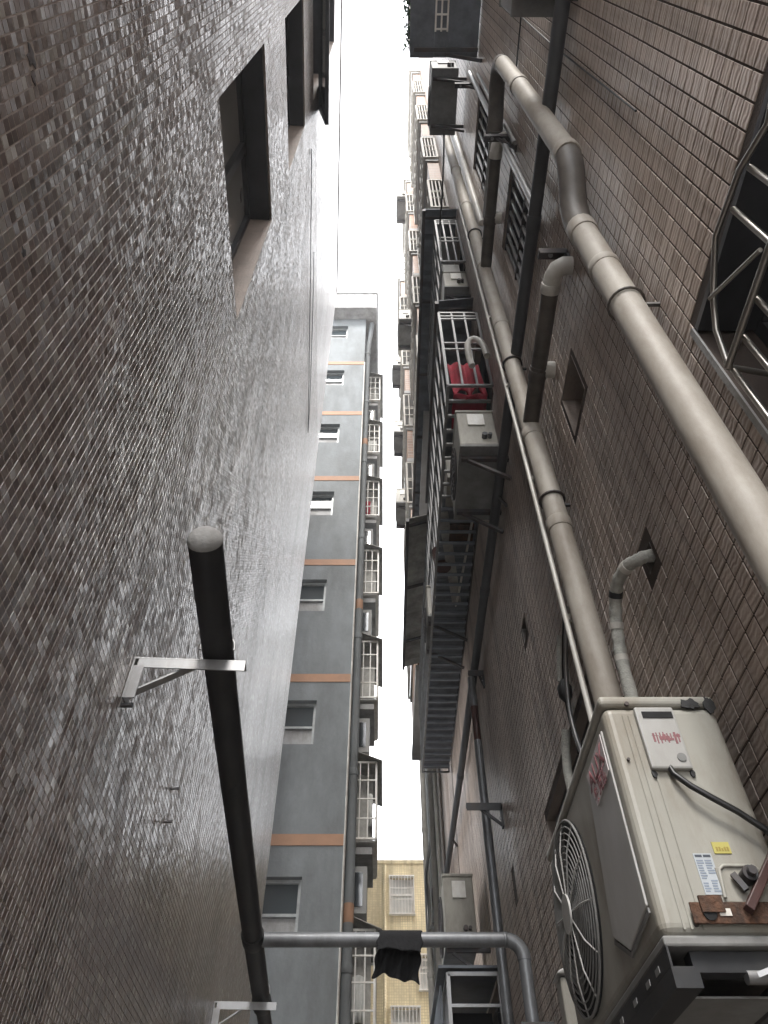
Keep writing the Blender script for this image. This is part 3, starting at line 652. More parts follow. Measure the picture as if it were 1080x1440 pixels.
# ---------------- cages low on the right wall
def slat_cage(name, label, x0, y0, y1, z0, z1, slat_step, sheet_from, nlong, m=M_dullsteel):
    t = thing(name, label, 'window cage', (x0, y0, z0)); x1 = RX - .03
    fr = MB(); b = .024
    for x_ in (x0, x1):
        for y_ in (y0, y1): fr.bar((x_, y_, z0), (x_, y_, z1), b)
    for z_ in (z0, z1):
        fr.bar((x0, y0, z_), (x0, y1, z_), b).bar((x0, y0, z_), (x1, y0, z_), b).bar((x0, y1, z_), (x1, y1, z_), b)
    part('frame', fr, m, t)
    for k in (1, 2): part('bar', MB().bar((x0 + (x1 - x0)*k/3, y0, z0), (x0 + (x1 - x0)*k/3, y0, z1), .018), m, t)
    zz = (z0 + z1) / 2
    for q in (zz - .06, zz + .06, z1 - .14, z1 - .08): part('rail', MB().bar((x0, y0 - .003, q), (x1, y0 - .003, q), .02), m, t)
    for k in range(1, nlong):
        y_ = y0 + (y1 - y0) * k / nlong
        part('bar', MB().bar((x0, y_, z0), (x0, y_, z1), .016), m, t)
    part('rail', MB().bar((x0 - .003, y0, zz), (x0 - .003, y1, zz), .02), m, t)
    y_ = y0 + slat_step
    while y_ < y1 - .05:
        part('slat', MB().bar((x0, y_, z0), (x1, y_, z0), .028, .02), M_slat if y_ > y0 + 1.3 else m, t); y_ += slat_step
    if sheet_from:
        mb = MB(); P = []; n = int((y1 - sheet_from) / .04)
        for i in range(n + 1):
            y_ = sheet_from + (y1 - sheet_from) * i / n; q = z0 + .035 + .018 * (i % 4 in (1, 2))
            P += [(x0 + .02, y_, q), (x1, y_, q)]
        mb.add(P, [(2*i, 2*i+1, 2*i+3, 2*i+2) for i in range(n)])
        o = part('floor_sheet', mb, M_sheet, t); o.modifiers.new('solid', 'SOLIDIFY').thickness = .006
    return t
cA = slat_cage('window_cage', 'long barred cage with slatted floor low on the right building, red cloth inside', .545, 3.15, 9.4, 6.84, 8.24, .152, 4.4, 26)
cB = slat_cage('window_cage', 'short barred cage above the long one, tucked under the dark canopy', .655, 3.15, 5.4, 9.58, 10.95, .3, 3.9, 12)
def canopy(label, x0, x1, y0, y1, z, m, slope=0, step=.08, name='awning'):
    t = thing(name, label, 'awning', (x0, y0, z)); P = []; n = int((y1 - y0) / step)
    for i in range(n + 1):
        y_ = y0 + (y1 - y0) * i / n; q = z + .02 * (i % 2)
        P += [(x0, y_, q - slope), (x1, y_, q)]
    o = part('sheet', MB().add(P, [(2*i, 2*i+1, 2*i+3, 2*i+2) for i in range(n)]), m, t); o.modifiers.new('solid', 'SOLIDIFY').thickness = .008
    part('front_edge', MB().bar((x0, y0, z - slope - .03), (x0, y1, z - slope - .03), .04, .06), M_iron, t)
    k = 0
    y_ = y0 + .1
    while y_ < y1:
        part('support', MB().bar((x0 + .02, y_, z - slope - .03), (x1 - .01, y_, z - .03), .03), M_iron, t); y_ += 1.15
    return t
canopy('dark corrugated canopy over the upper barred cage, edge against the sky', .515, RX - .006, 3.06, 8.6, 11.12, M_sheet)
canopy('weathered sloping awning above the far end of the long slatted cage', .30, RX - .006, 6.0, 9.05, 8.62, M_awn, .22)
canopy('small dark awning at the head of the long barred cage', .55, RX - .006, 3.2, 5.9, 8.72, M_sheet, .08)

# red cloth in the long cage
mb = MB(); nx, nz_ = 14, 8; Pv = []
for i in range(nx + 1):
    for j in range(nz_ + 1):
        x_ = .60 + .30 * i / nx; Pv.append((x_, 3.26 + .04 * math.sin(i * 1.1) * (1 - j / nz_ * .5) + .015 * j, 6.88 + (.06 * (math.sin(i * .9) > .2)) * (j == 0) + .74 * j / nz_))
mb.add(Pv, [(i*(nz_+1)+j, i*(nz_+1)+j+1, (i+1)*(nz_+1)+j+1, (i+1)*(nz_+1)+j) for i in range(nx) for j in range(nz_)], True)
o = single('blanket', mb, M_red, 'crimson blanket hung inside the long barred cage', 'blanket', (.75, 3.42, 7.5)); o.modifiers.new('solid', 'SOLIDIFY').thickness = .012
mb = MB(); Pv = [(.60 + .29 * i / 8, 3.25 + .35 * j / 5, 6.868 + .02 * math.sin(i * 1.3 + j)) for i in range(9) for j in range(6)]
mb.add(Pv, [(i*6+j, i*6+j+1, (i+1)*6+j+1, (i+1)*6+j) for i in range(8) for j in range(5)], True)
o = single('folded_cloth', mb, M_red, 'crimson cloth lying on the bars of the long cage floor', 'cloth', (.75, 3.4, 6.87)); o.modifiers.new('solid', 'SOLIDIFY').thickness = .01
# pale curtain boards in the upper cage
o = single('storage_box', MB().box(.69, .9, 3.35, 3.7, 9.63, 10.0).box(.70, .89, 3.36, 3.69, 10.004, 10.03), M_net, 'pale boxes stacked inside the upper barred cage', 'box', (.8, 3.5, 9.63))

# clutter standing on the slats of the long cage
single('storage_box', MB().box(.60, .86, 4.15, 4.55, 6.862, 7.15), M_acd, 'grimy box standing on the slats of the long cage, nearer end', 'box', (.7, 4.3, 6.862))
single('storage_box', MB().box(.66, .90, 4.75, 5.0, 6.862, 7.1).box(.65, .91, 4.74, 5.01, 7.102, 7.13), M_rust, 'rusty lidded box on the slats of the long cage, before the cream air conditioner', 'box', (.75, 4.9, 6.862))
single('plank', MB().bar((.58, 4.6, 6.878), (.80, 5.9, 6.878), .10, .02), M_awn, 'weathered plank lying on the slats of the long cage', 'plank', (.7, 5.2, 6.87))
single('bucket', MB().tube([(.62, 5.35, 6.862), (.62, 5.35, 7.1)], [.085, .11], 16), M_redlead, 'dull red bucket on the slats of the long cage', 'bucket', (.62, 5.35, 6.862))
t = thing('drain_hose', 'pale thin hose trailing from the cream air conditioner inside the long cage', 'hose', (.7, 5.5, 6.9))
part('tube', MB().tube(smoothpath([(.78, 6.19, 7.0), (.80, 5.9, 6.87), (.84, 5.3, 6.87), (.88, 4.6, 6.86), (.90, 4.3, 6.87)]), .012, 8), M_pvcw, t)

# cage high at the top edge
t = thing('window_cage', 'dark floored balcony cage at the top edge of the frame with a white floor grid', 'window cage', (.58, .2, 10))
part('floor_panel', MB().box(.26, .50, -1.0, 1.225, 10.0, 10.05), M_sheet, t); part('floor_panel', MB().box(.632, RX - .01, -1.0, 1.22, 10.0, 10.05), M_sheet, t)
part('floor_panel', MB().box(.502, .63, -1.0, 1.222, 10.004, 10.05), M_sheet, t)
for k in range(16): part('grid_bar', MB().bar((.50, .98 - k*.12, 9.992), (.632, .98 - k*.12, 9.992), .016), M_white, t)
for x_ in (.508, .565, .625): part('grid_bar', MB().bar((x_, -1, 9.984), (x_, 1.0, 9.984), .016), M_white, t)
fr = MB()
for y_ in (-1.0, 1.2): fr.bar((.28, y_, 10.05), (.28, y_, 11.2), .03)
fr.bar((.28, -1, 11.2), (.28, 1.2, 11.2), .03).bar((.28, 1.2, 11.2), (RX - .01, 1.2, 11.2), .03).bar((.28, -1, 10.5), (.28, 1.2, 10.5), .02)
part('frame', fr, M_iron, t)
for k in range(14): part('bar', MB().bar((.28, -.9 + k*.15, 10.05), (.28, -.9 + k*.15, 11.2), .016), M_iron, t)
part('support', MB().bar((.3, 1.15, 9.97), (RX - .01, 1.15, 9.97), .035).bar((.62, 1.19, 9.95), (RX - .01, 1.19, 9.6), .03), M_iron, t)
mb = MB()
for k in range(220):
    c = Vector((.25 + random.uniform(-.05, .03), random.uniform(-.6, 1.2), 10.15 + random.uniform(-.15, .3))); a = Vector((random.gauss(0,1), random.gauss(0,1), random.gauss(0,1))).normalized() * .03; b = a.orthogonal().normalized() * .016
    mb.add([c - a, c + b, c + a, c - b], [(0,1,2,3)])
single('potted_plant', mb, M_leaf, 'leafy plants trailing over the edge of the top balcony cage', 'plant', (.25, .5, 10.0))

# dark low cage under the grey air conditioner
t = thing('window_cage', 'dark barred cage low on the far right wall below the grey air conditioner', 'window cage', (.6, 6.6, 2.2))
fr = MB()
for x_ in (.52, RX - .02):
    for y_ in (6.65, 8.6): fr.bar((x_, y_, 2.0), (x_, y_, 3.5), .03)
for z_ in (2.0, 3.5): fr.bar((.52, 6.65, z_), (.52, 8.6, z_), .03).bar((.52, 6.65, z_), (RX - .02, 6.65, z_), .03).bar((.52, 8.6, z_), (RX - .02, 8.6, z_), .03)
part('frame', fr, M_galv, t)
for z_ in (2.35, 2.72, 3.08, 3.28): part('rail', MB().bar((.52, 6.647, z_), (RX - .02, 6.647, z_), .022), M_galv, t)
for k in range(1, 9): part('bar', MB().bar((.52, 6.65 + k*.215, 2.0), (.52, 6.65 + k*.215, 3.5), .016), M_galv, t)
part('roof_sheet', MB().box(.44, RX - .01, 6.6, 8.8, 3.53, 3.55), M_sheet, t)
part('side_sheet', MB().box(.455, .47, 6.75, 8.7, 2.0, 3.45), M_sheet, t)
part('back_sheet', MB().box(.54, RX - .02, 7.3, 7.32, 2.0, 3.4), M_dark, t)  # near-black sheet stands in for the shade inside the cage

# ---------------- pipes on the right wall
DP = 'cream downpipes on the right building'
p1 = thing('drain_pipe', 'long cream downpipe running from the far cages down to behind the near air conditioner', 'pipe', (.85, 2.36, 2.0), DP)
zs1 = [2.0, 3.15, 4.1, 4.9, 6.35, 7.5, 9.2, 10.6, 12.7, 14.5]; ys1 = [2.31, 2.31, 2.31, 2.33, 2.36, 2.38, 2.42, 2.45, 2.5, 2.5]
def y1_(z): return float(np.interp(z, zs1, ys1))
for a, b in zip(zs1, zs1[1:]):
    part('pipe_length', MB().tube([(.85, y1_(a), a), (.85, y1_(b), b)], .055, 18), M_pvc, p1)
for z_ in zs1[2:-1]: collar(p1, (.85, y1_(z_), z_), (0, 0, 1), .061, .07, M_pvc, 'socket')
for z_ in (4.30, 5.75, 8.3):
    part('clamp', MB().tube([(.85 + .062*math.cos(a), y1_(z_) + .062*math.sin(a), z_) for a in np.linspace(0, 2*math.pi, 21)], .007, 6).bar((.90, y1_(z_) + .03, z_), (RX - .004, y1_(z_) + .03, z_), .014), M_iron, p1)
p2 = thing('drain_pipe', 'thick cream downpipe nearest the camera on the right wall', 'pipe', (.84, 1.07, 0), DP)
zs2 = [0, 2.45, 3.55, 4.62]
for a, b in zip(zs2, zs2[1:]): part('pipe_length', MB().tube([(.84, 1.07, a), (.84, 1.07, b)], .055, 20), M_pvc, p2)
collar(p2, (.84, 1.07, 4.58), (0, 0, 1), .062, .09, M_pvc, 'socket'); collar(p2, (.84, 1.07, 4.18), (0, 0, 1), .0595, .05, M_pvc, 'socket')
part('elbow', MB().tube([(.84, 1.07, 4.62), (.84, 1.065, 4.70), (.84, 1.04, 4.80), (.84, .98, 4.88), (.84, .94, 4.93), (.84, .905, 5.0), (.84, .89, 5.09)], .060, 16), M_pvcd, p2, label='dark stained double bend')
part('pipe_length', MB().tube([(.84, .89, 5.06), (.84, .885, 6.6)], .055, 18), M_pvc, p2)
part('pipe_length', MB().tube([(.84, .885, 6.6), (.84, .89, 7.45)], .055, 18), M_pvc, p2)
collar(p2, (.84, .89, 5.08), (0, 0, 1), .062, .08, M_pvc, 'socket'); collar(p2, (.84, .885, 6.62), (0, 0, 1), .062, .08, M_pvc, 'socket')
part('elbow', MB().tube([(.84, .89, 7.42), (.84, .90, 7.52), (.84, .96, 7.6), (.84, 1.06, 7.62), (.84, 1.35, 7.5)], .058, 16), M_pvcd, p2)
part('clamp', MB().tube([(.84 + .062*math.cos(a), 1.07 + .062*math.sin(a), 3.86) for a in np.linspace(0, 2*math.pi, 21)], .005, 6).bar((.90, 1.07, 3.86), (RX, 1.06, 3.84), .012), M_pvcd, p2)
BP = 'dark branch pipes joining the far downpipe'
for z_, yS, lb in ((5.03, 1.40, 'lower dark branch pipe with white bend joining the long downpipe'), (7.42, 1.37, 'upper dark branch pipe joining the long downpipe beside the small windows')):
    t = thing('branch_pipe', lb, 'pipe', (.85, yS, z_), BP)
    part('pipe_length', MB().tube([(.85, yS + .08, z_), (.85, yS + .55, z_ - .01)], .043, 14), M_pvcd, t)
    part('pipe_length', MB().tube([(.85, yS + .55, z_ - .01), (.85, 2.33, z_ - .03)], .046, 14), M_pvcd, t)
    part('elbow', MB().tube([(RX - .01, yS, z_ + .01), (.90, yS, z_ + .01), (.868, yS + .015, z_ + .006), (.853, yS + .05, z_), (.85, yS + .12, z_)], .046, 14), M_pvcw, t)
    part('elbow', MB().tube([(RX - .01, yS + .58, z_ + .0), (.90, yS + .58, z_), (.865, yS + .585, z_)], .046, 14), M_pvcw, t)
    collar(t, (.85, yS + .60, z_ - .01), (0, 1, 0), .051, .06, M_pvcd, 'socket'); collar(t, (.85, yS + .11, z_), (0, 1, 0), .05, .05, M_pvcw, 'socket')
t = thing('conduit', 'thin pale conduit running alongside the long cream downpipe', 'pipe', (.83, 2.55, 2.9))
part('tube', MB().tube([(.80, 2.40, 2.9), (.80, 2.42, 5.0), (.80, 2.46, 7.0), (.81, 2.5, 9.5), (.83, 2.55, 12.5)], .013, 8), M_pvcw, t)
for z_ in (3.6, 4.6, 5.6, 6.6, 7.8): part('clip', MB().bar((.80, 2.42, z_), (.85, 2.38, z_), .02, .03), M_pvcw, t)
t = thing('conduit', 'pair of pale steel tubes beside the small barred windows', 'pipe', (.9, 1.36, 5.6))
part('tube', MB().tube([(.885, 1.37, 5.9), (.885, 1.37, 10.1)], .023, 10), M_galv, t); part('tube', MB().tube([(.915, 1.30, 7.0), (.915, 1.30, 9.6)], .016, 10), M_galv, t)
t = thing('conduit', 'pale conduit high on the right wall right of the long downpipe', 'pipe', (.92, 2.2, 8.6))
part('tube', MB().tube([(.92, 2.32, 8.4), (.92, 2.34, 13.5)], .03, 10), M_pvcw, t); collar(t, (.92, 2.33, 9.9), (0, 0, 1), .034, .08, M_pvcw)
t = thing('service_pipe', 'dark grey pipe running level along the right wall the length of the alley', 'pipe', (.88, 0, 5.82))
for a, b in ((-1.5, 1.45), (1.45, 4.6), (4.6, 7.7), (7.7, 10.9)): part('pipe_length', MB().tube([(.88, a, 5.82), (.88, b, 5.82 + (.06 if b > 10 else 0))], .038, 14), M_rail, t)
for y_ in (1.45, 4.6, 7.7): collar(t, (.88, y_, 5.82), (0, 1, 0), .043, .09, M_rail, 'coupling')
for y_ in (3.5, 6.2, 9.2): part('hook', MB().bar((.88, y_, 5.79), (RX - .004, y_ + .05, 5.72), .02), M_iron, t)
BK = 'steel wall brackets on the right wall'
def wbracket(label, y_, z_, x0, drop=.22, brace=True):
    t = thing('wall_bracket', label, 'bracket', (RX, y_, z_), BK)
    part('arm', MB().box(x0, RX - .006, y_ - .025, y_ + .025, z_ - .012, z_ + .012).box(x0, RX - .006, y_ - .025, y_ - .019, z_ - .05, z_ - .0121), M_iron, t)
    part('wall_leg', MB().box(RX - .02, RX - .006, y_ - .025, y_ + .025, z_ - drop, z_ - .0122), M_iron, t)
    if brace: part('brace', MB().bar((x0 + .1, y_, z_ - .015), (RX - .015, y_, z_ - drop + .02), .02), M_iron, t)
    part('bolt', MB().disc((RX - .026, y_, z_ - drop * .6), .012, (1, 0, 0), .012, 8).disc((x0 + .06, y_, z_ - .02), .012, (0, 0, 1), .012, 8), M_galv, t)
wbracket('dark wall bracket crossing behind the thick near downpipe', 1.40, 5.20, .80, .12, False)
wbracket('dark wall bracket beside the two small barred windows', 1.35, 7.35, .74, .3)
wbracket('dark bracket arm holding the slim steel pipe on the far right wall', 5.55, 4.36, .66, .18)
wbracket('dark bracket under the level pipe by the slatted cage', 5.6, 5.70, .80, .16)
wbracket('dark bracket high on the right wall left of the pale tubes', 1.45, 9.9, .72, .2)
t = thing('service_pipe', 'slim grey steel pipe rising up the far right wall', 'pipe', (.85, 5.8, 0))
part('pipe_length', MB().tube([(.85, 5.85, 0), (.85, 5.82, 4.33)], .037, 14), M_steelp, t); part('pipe_length', MB().tube([(.85, 5.82, 4.33), (.85, 5.8, 5.1)], .036, 14), M_steelp, t)
part('pipe_length', MB().tube([(.85, 5.8, 5.1), (.85, 5.79, 5.45)], .034, 12), M_redlead, t, label='red oxide patched length'); part('pipe_length', MB().tube([(.85, 5.79, 5.45), (.85, 5.79, 5.78)], .036, 12), M_steelp, t)
EP = 'pale downpipes at the far end of the right building'
for (y_, x_, r_, lb) in ((15.0, .86, .06, 'pale downpipe at the very end of the far right wall'), (12.4, .85, .05, 'pale downpipe second from the far end of the right wall'), (11.5, .87, .035, 'thin pale pipe third from the far end of the right wall'), (10.7, .88, .03, 'thin dark pipe fourth from the far end of the right wall')):
    t = pipe('drain_pipe', lb, EP, [(x_, y_, 0), (x_, y_, 11.3)], r_, M_pvcd if 'dark' in lb else M_pvcw, 10)
    for z_ in (3.2, 6.0, 8.7): collar(t, (x_, y_, z_), (0, 0, 1), r_ * 1.12, .1, M_pvcd if 'dark' in lb else M_pvcw)
t = thing('gas_pipe', 'thin bent grey pipe on the pale far end pier', 'pipe', (.88, 14.6, 7.7))
part('tube', MB().tube([(.90, 12.4, 7.72), (.84, 14.6, 7.72), (.84, 14.9, 7.62), (.84, 14.9, 6.7), (.90, 14.3, 6.6)], .03, 8), M_galv, t)
single('vent_box', MB().box(.85, .938, 13.2, 13.5, 6.55, 6.85).box(.838, .849, 13.24, 13.46, 6.59, 6.81), M_pvcd, 'small dark vent box on the pale far end pier', 'vent', (.9, 13.3, 6.5))

# ---------------- left black pipe, brackets, cross pipe, rag
def LXoff(off, y): return LX + off + LK * y
t = thing('flue_pipe', 'thick black pipe lying level along the left wall with a grey domed end', 'pipe', (LXoff(.265, 1.45), 1.45, 3.08))
za = lambda y: 3.095 - .072 * (y - 1.45) + .006 * (y - 1.45) ** 2
for a, b in ((1.47, 2.7), (2.7, 4.2), (4.2, 5.2), (5.2, 7.2)): part('pipe_length', MB().tube([(LXoff(.265, a), a, za(a)), (LXoff(.265, b), b, za(b))], .053 if a < 5 else .045, 22), M_black, t)
dm = []; rr = []
for k in range(8):
    q = k / 7 * math.pi / 2; y_ = 1.475 - .036 * math.sin(q); dm.append((LXoff(.265, y_), y_, za(y_))); rr.append(max(.003, .055 * math.cos(q)))
part('end_cap', MB().tube(dm, rr, 22), M_conc, t)
for y_ in (4.22, 5.2): collar(t, (LXoff(.265, y_), y_, za(y_)), LD, .060, .13, M_black, 'coupling')
def lbracket(label, y_, z_):
    t = thing('wall_bracket', label, 'bracket', (LXoff(0, y_), y_, z_), 'welded angle brackets under the black pipe')
    n1 = .37; zb = za(y_) - .062
    def Q(n, v, du=0): q = Vector((LXoff(0, y_), y_, v)) + LNRM * n + LD * du; return q
    part('arm', MB().bar(Q(T + .002, zb), Q(n1, zb), .05, .006).bar(Q(.02, zb - .02, -.022), Q(n1, zb - .02, -.022), .005, .034), M_galv, t)
    part('wall_leg', MB().bar(Q(T + .006, zb - .004), Q(T + .006, zb - .155), .006, .05, (0, 1, 0)).bar(Q(T + .025, zb - .03, -.022), Q(T + .025, zb - .155, -.022), .034, .005, (0, 1, 0)), M_galv, t)
    part('brace', MB().bar(Q(T + .02, zb - .125), Q(.20, zb - .01), .03, .006), M_galv, t)
    part('bolt', MB().disc(Q(T + .012, zb - .168), .008, (1, 0, 0), .05, 8), M_iron, t)
    part('pipe_clamp', MB().tube([Vector((LXoff(.265, y_), y_, za(y_))) + LNRM * (.058 * math.cos(a)) + Vector((0, 0, .058 * math.sin(a))) for a in np.linspace(-.2, math.pi + .2, 15)], .004, 6), M_galv, t)
lbracket('pale triangular bracket under the black pipe, nearer its domed end', 1.94, 3.05)
lbracket('pale triangular bracket under the black pipe, near the bottom edge of the frame', 5.0, 2.95)
CY = 4.25; CZ = za(4.25)
t = thing('cross_pipe', 'grey pipe spanning the alley with a bend down at the right wall', 'pipe', (0, CY, CZ))
xL = LXoff(.265, CY) + .05
part('pipe_length', MB().tube([(xL, CY, CZ), (.10, CY, CZ)], .036, 18), M_steelp, t); part('pipe_length', MB().tube([(.10, CY, CZ), (.65, CY, CZ)], .036, 18), M_steelp, t)
part('elbow', MB().tube([(.64, CY, CZ)] + [(.65 + .09 * math.sin(a), CY, CZ - .09 + .09 * math.cos(a)) for a in np.linspace(0, math.pi/2, 9)] + [(.74, CY, CZ - .10)], .037, 18), M_steelp, t)
part('pipe_length', MB().tube([(.74, CY, CZ - .10), (.74, CY, 2.55)], .034, 16), M_steelp, t)
part('flange', MB().box(.67, .83, CY - .08, CY + .08, 2.535, 2.55), M_iron, t); part('pipe_length', MB().tube([(.74, CY, 2.534), (.74, CY, .0)], .034, 16), M_steelp, t)
part('flange_bolt', MB().disc((.69, CY - .06, 2.528), .01, (0, 0, 1), .02, 8).disc((.80, CY - .06, 2.528), .01, (0, 0, 1), .02, 8), M_galv, t)
collar(t, (.65, CY, CZ), (1, 0, 0), .0385, .02, M_steelp, 'weld')
# rag over the cross pipe
mb = MB(); nx = 16; prof = []
for q in np.linspace(0, 1, 19):
    if q < .32: prof.append((-.043, -(.32 - q) / .32 * .07))
    elif q < .52:
        a = math.pi - (q - .32) / .20 * math.pi; prof.append((.043 * math.cos(a), .043 * math.sin(a)))
    else: prof.append((.043, -(q - .52) / .48 * .17))
Pv = []
for i in range(nx + 1):
    s_ = i / nx
    for j, (py, pz) in enumerate(prof):
        fall = max(0, -pz)
        x_ = -.03 + .235 * s_ + fall * (-.20 + .08 * s_) + .008 * math.sin(j * 1.3 + i)
        w_ = .028 * math.sin(i * 1.15 + fall * 6) * min(1, fall * 8)
        ln = 1 + (.07 * math.sin(i * .75 + 1) - .10 + .32 * s_ ** 2 - .5 * max(0, s_ - .88)) * (fall > 0)
        Pv.append((x_, CY + py * (1 + fall * .8) + (w_ if py > 0 else -abs(w_)), CZ + .001 + pz * ln))
k = len(prof)
mb.add(Pv, [(i*k+j, i*k+j+1, (i+1)*k+j+1, (i+1)*k+j) for i in range(nx) for j in range(k - 1)], True)
o = single('rag', mb, M_cloth, 'crumpled black rag draped over the grey cross pipe', 'rag', (.06, CY, CZ)); o.modifiers.new('solid', 'SOLIDIFY').thickness = .007
sb = o.modifiers.new('sub', 'SUBSURF'); sb.levels = 1; sb.render_levels = 1

# ---------------- the near air conditioner
AX0, AX1, AY0, AY1, AZ0, AZ1 = .566, .860, 1.60, 2.52, 2.03, 2.625
A = thing('air_conditioner', 'large old cream air conditioner on a rusty bracket at the lower right', 'air conditioner', (AX0, AY0, AZ0))
case = part('casing', MB().box(AX0, AX1, AY0, AY1, AZ0 + .022, AZ1 - .032), M_ac, A, bevel=.022, seg=4)
part('lid', MB().box(AX0 - .005, AX1 + .004, AY0 - .005, AY1 + .004, AZ1 - .031, AZ1), M_ac, A, bevel=.012, seg=3)
part('base_tray', MB().box(AX0 - .002, AX1 + .002, AY0 - .002, AY1 + .002, AZ0, AZ0 + .021), M_acbot, A, bevel=.005)
for x_ in (AX0 + .045, AX0 + .060, AX0 + .085): part('pressed_rib', MB().box(x_, x_ + .006, AY0 - .0035, AY0 - .0005, AZ0 + .03, AZ1 - .06), M_ac, A, bevel=.002)
part('front_panel', MB().prism([(1.636, 2.545), (1.842, 2.535), (1.93, 2.16), (1.82, 2.095), (1.634, 2.12)], 0, AX0 - .007, AX0 - .001), M_acg, A, bevel=.003)
part('pressed_groove', MB().prism([(1.93, 2.155), (1.936, 2.145), (1.822, 2.08), (1.634, 2.106), (1.634, 2.116), (1.82, 2.091)], 0, AX0 - .005, AX0 - .001), M_acbot, A)
FC = (2.262, 2.335); FR = .252
part('fan_shroud', MB().disc((AX0 - .0015, FC[0], FC[1]), FR, (1, 0, 0), .004, 48), M_dark, A)
fan = MB()
for k in range(3):
    a0 = k * 2.094 + .5; poly = []
    for q in np.linspace(0, 1, 7): poly.append((FC[0] + (.05 + .175*q) * math.cos(a0 + .5*q), FC[1] + (.05 + .175*q) * math.sin(a0 + .5*q)))
    for q in np.linspace(1, 0, 7): poly.append((FC[0] + (.05 + .175*q) * math.cos(a0 + .75 + .55*q), FC[1] + (.05 + .175*q) * math.sin(a0 + .75 + .55*q)))
    fan.prism(poly, 0, AX0 - .0058, AX0 - .0042)
part('fan_blades', fan, M_acbot, A)
for k in range(12):
    r_ = .052 + (FR - .052) * k / 11
    pts = [(AX0 - .022 + .012 * (k / 11) ** 3, FC[0] + r_ * math.cos(a), FC[1] + r_ * math.sin(a)) for a in np.linspace(0, 2*math.pi, 41)]
    part('guard_ring', MB().tube(pts, .0022 if k < 11 else .004, 6, caps=False), M_acbot, A)
for a in np.linspace(0, 2*math.pi, 13)[:-1] + .2:
    part('guard_spoke', MB().tube([(AX0 - .025, FC[0] + .04*math.cos(a), FC[1] + .04*math.sin(a)), (AX0 - .025, FC[0] + .17*math.cos(a), FC[1] + .17*math.sin(a)), (AX0 - .008, FC[0] + FR*math.cos(a), FC[1] + FR*math.sin(a))], .0024, 6), M_acg, A)
part('hub_disc', MB().disc((AX0 - .03, *FC), .052, (1, 0, 0), .006, 28), M_acg, A, bevel=.001)
# side: cable cover, tags
cc = part('cable_cover', MB().box(.643, .743, AY0 - .016, AY0 - .0005, 2.41, 2.582), M_acg, A, bevel=.005)
part('handle_slot', MB().box(.658, .735, AY0 - .0185, AY0 - .0165, 2.548, 2.566), M_dark, cc)
part('knockout', MB().disc((.722, AY0 - .017, 2.438), .011, (0, 1, 0), .004, 20), M_acbot, cc)
rt = MB(); random.seed(5)     # faded red print too worn to read
for i in range(8):
    x_ = .668 + i * .0088; h_ = random.uniform(.02, .034)
    rt.box(x_, x_ + random.uniform(.003, .006), AY0 - .0168, AY0 - .0162, 2.509 - h_, 2.509 - random.uniform(0, .006)); rt.box(x_ - .002, x_ + .0065, AY0 - .0170, AY0 - .0163, 2.49 + random.uniform(-.009, .009), 2.4935 + random.uniform(-.006, .009))
part('red_print', rt, M_lett, cc)
part('yellow_tag', MB().box(.728, .766, AY0 - .0025, AY0 - .0005, 2.214, 2.239), M_yel, A)
yt = MB()
for i in range(5): yt.box(.734 + i*.006, .738 + i*.006, AY0 - .0032, AY0 - .0026, 2.219, 2.219 + random.choice((.006, .009, .012)))
part('tag_print', yt, M_ochre, A)
part('rating_label', MB().box(.679, .719, AY0 - .0022, AY0 - .0005, 2.128, 2.214), M_lab2, A)
lt = MB(); lt.box(.682, .697, AY0 - .003, AY0 - .0023, 2.206, 2.211).box(.700, .716, AY0 - .003, AY0 - .0023, 2.206, 2.211)
part('label_heading', lt, M_prndk, A)
lt = MB()
for j in range(13):
    zz = 2.200 - j * .0053
    for (a, b) in ((.682, .697), (.700, .716)):
        if random.random() < .85: lt.box(a, b - random.uniform(0, .006), AY0 - .003, AY0 - .0023, zz - .003, zz)
part('label_print', lt, M_prnt, A)
rc = part('valve_recess', MB().box(.716, .806, AY0 - .004, AY0 - .0005, 2.112, 2.184), M_acd, A, bevel=.008)
part('recess_lip', MB().tube([(.716, AY0 - .006, 2.12), (.724, AY0 - .006, 2.178), (.735, AY0 - .006, 2.186), (.80, AY0 - .006, 2.186), (.808, AY0 - .006, 2.176)], .004, 8), M_ac, A)
part('service_valve', MB().disc((.775, AY0 - .02, 2.16), .016, (0, 1, 0), .03, 14).disc((.775, AY0 - .04, 2.16), .01, (0, 1, 0), .02, 6).bar((.745, AY0 - .015, 2.165), (.76, AY0 - .02, 2.13), .012), M_iron, A)
for (cx, cz, sx, sz) in ((.797, 2.598, .028, .016), (.846, 2.594, .014, .028), (.649, 2.402, .006, .012), (.741, 2.404, .006, .010)):
    poly = []
    for k in range(22):
        a = k / 22 * 2 * math.pi; q = random.uniform(.68, 1.12); poly.append((cx + sx*q*math.cos(a), cz + sz*q*math.sin(a)))
    m_ = MB(); n_ = len(poly); m_.add([(cx, AY0 - .007, cz)] + [(x_, AY0 - .0062, z_) for x_, z_ in poly] + [(x_, AY0 - .001, z_) for x_, z_ in poly], [(0, 1+k, 1+(k+1) % n_) for k in range(n_)] + [(1+k, 1+n_+k, 1+n_+(k+1) % n_, 1+(k+1) % n_) for k in range(n_)])
    part('tape_and_grime', m_, M_tape, A)  # upper patches are torn tape, lower ones grime at the cover corners
part('screw', MB().disc((.632, AY0 - .004, 2.598), .006, (0, 1, 0), .008, 8).disc((.64, AY0 - .004, 2.07), .005, (0, 1, 0), .008, 8).disc((AX0 + .03, AY0 - .004, 2.44), .004, (0, 1, 0), .006, 8), M_iron, A)
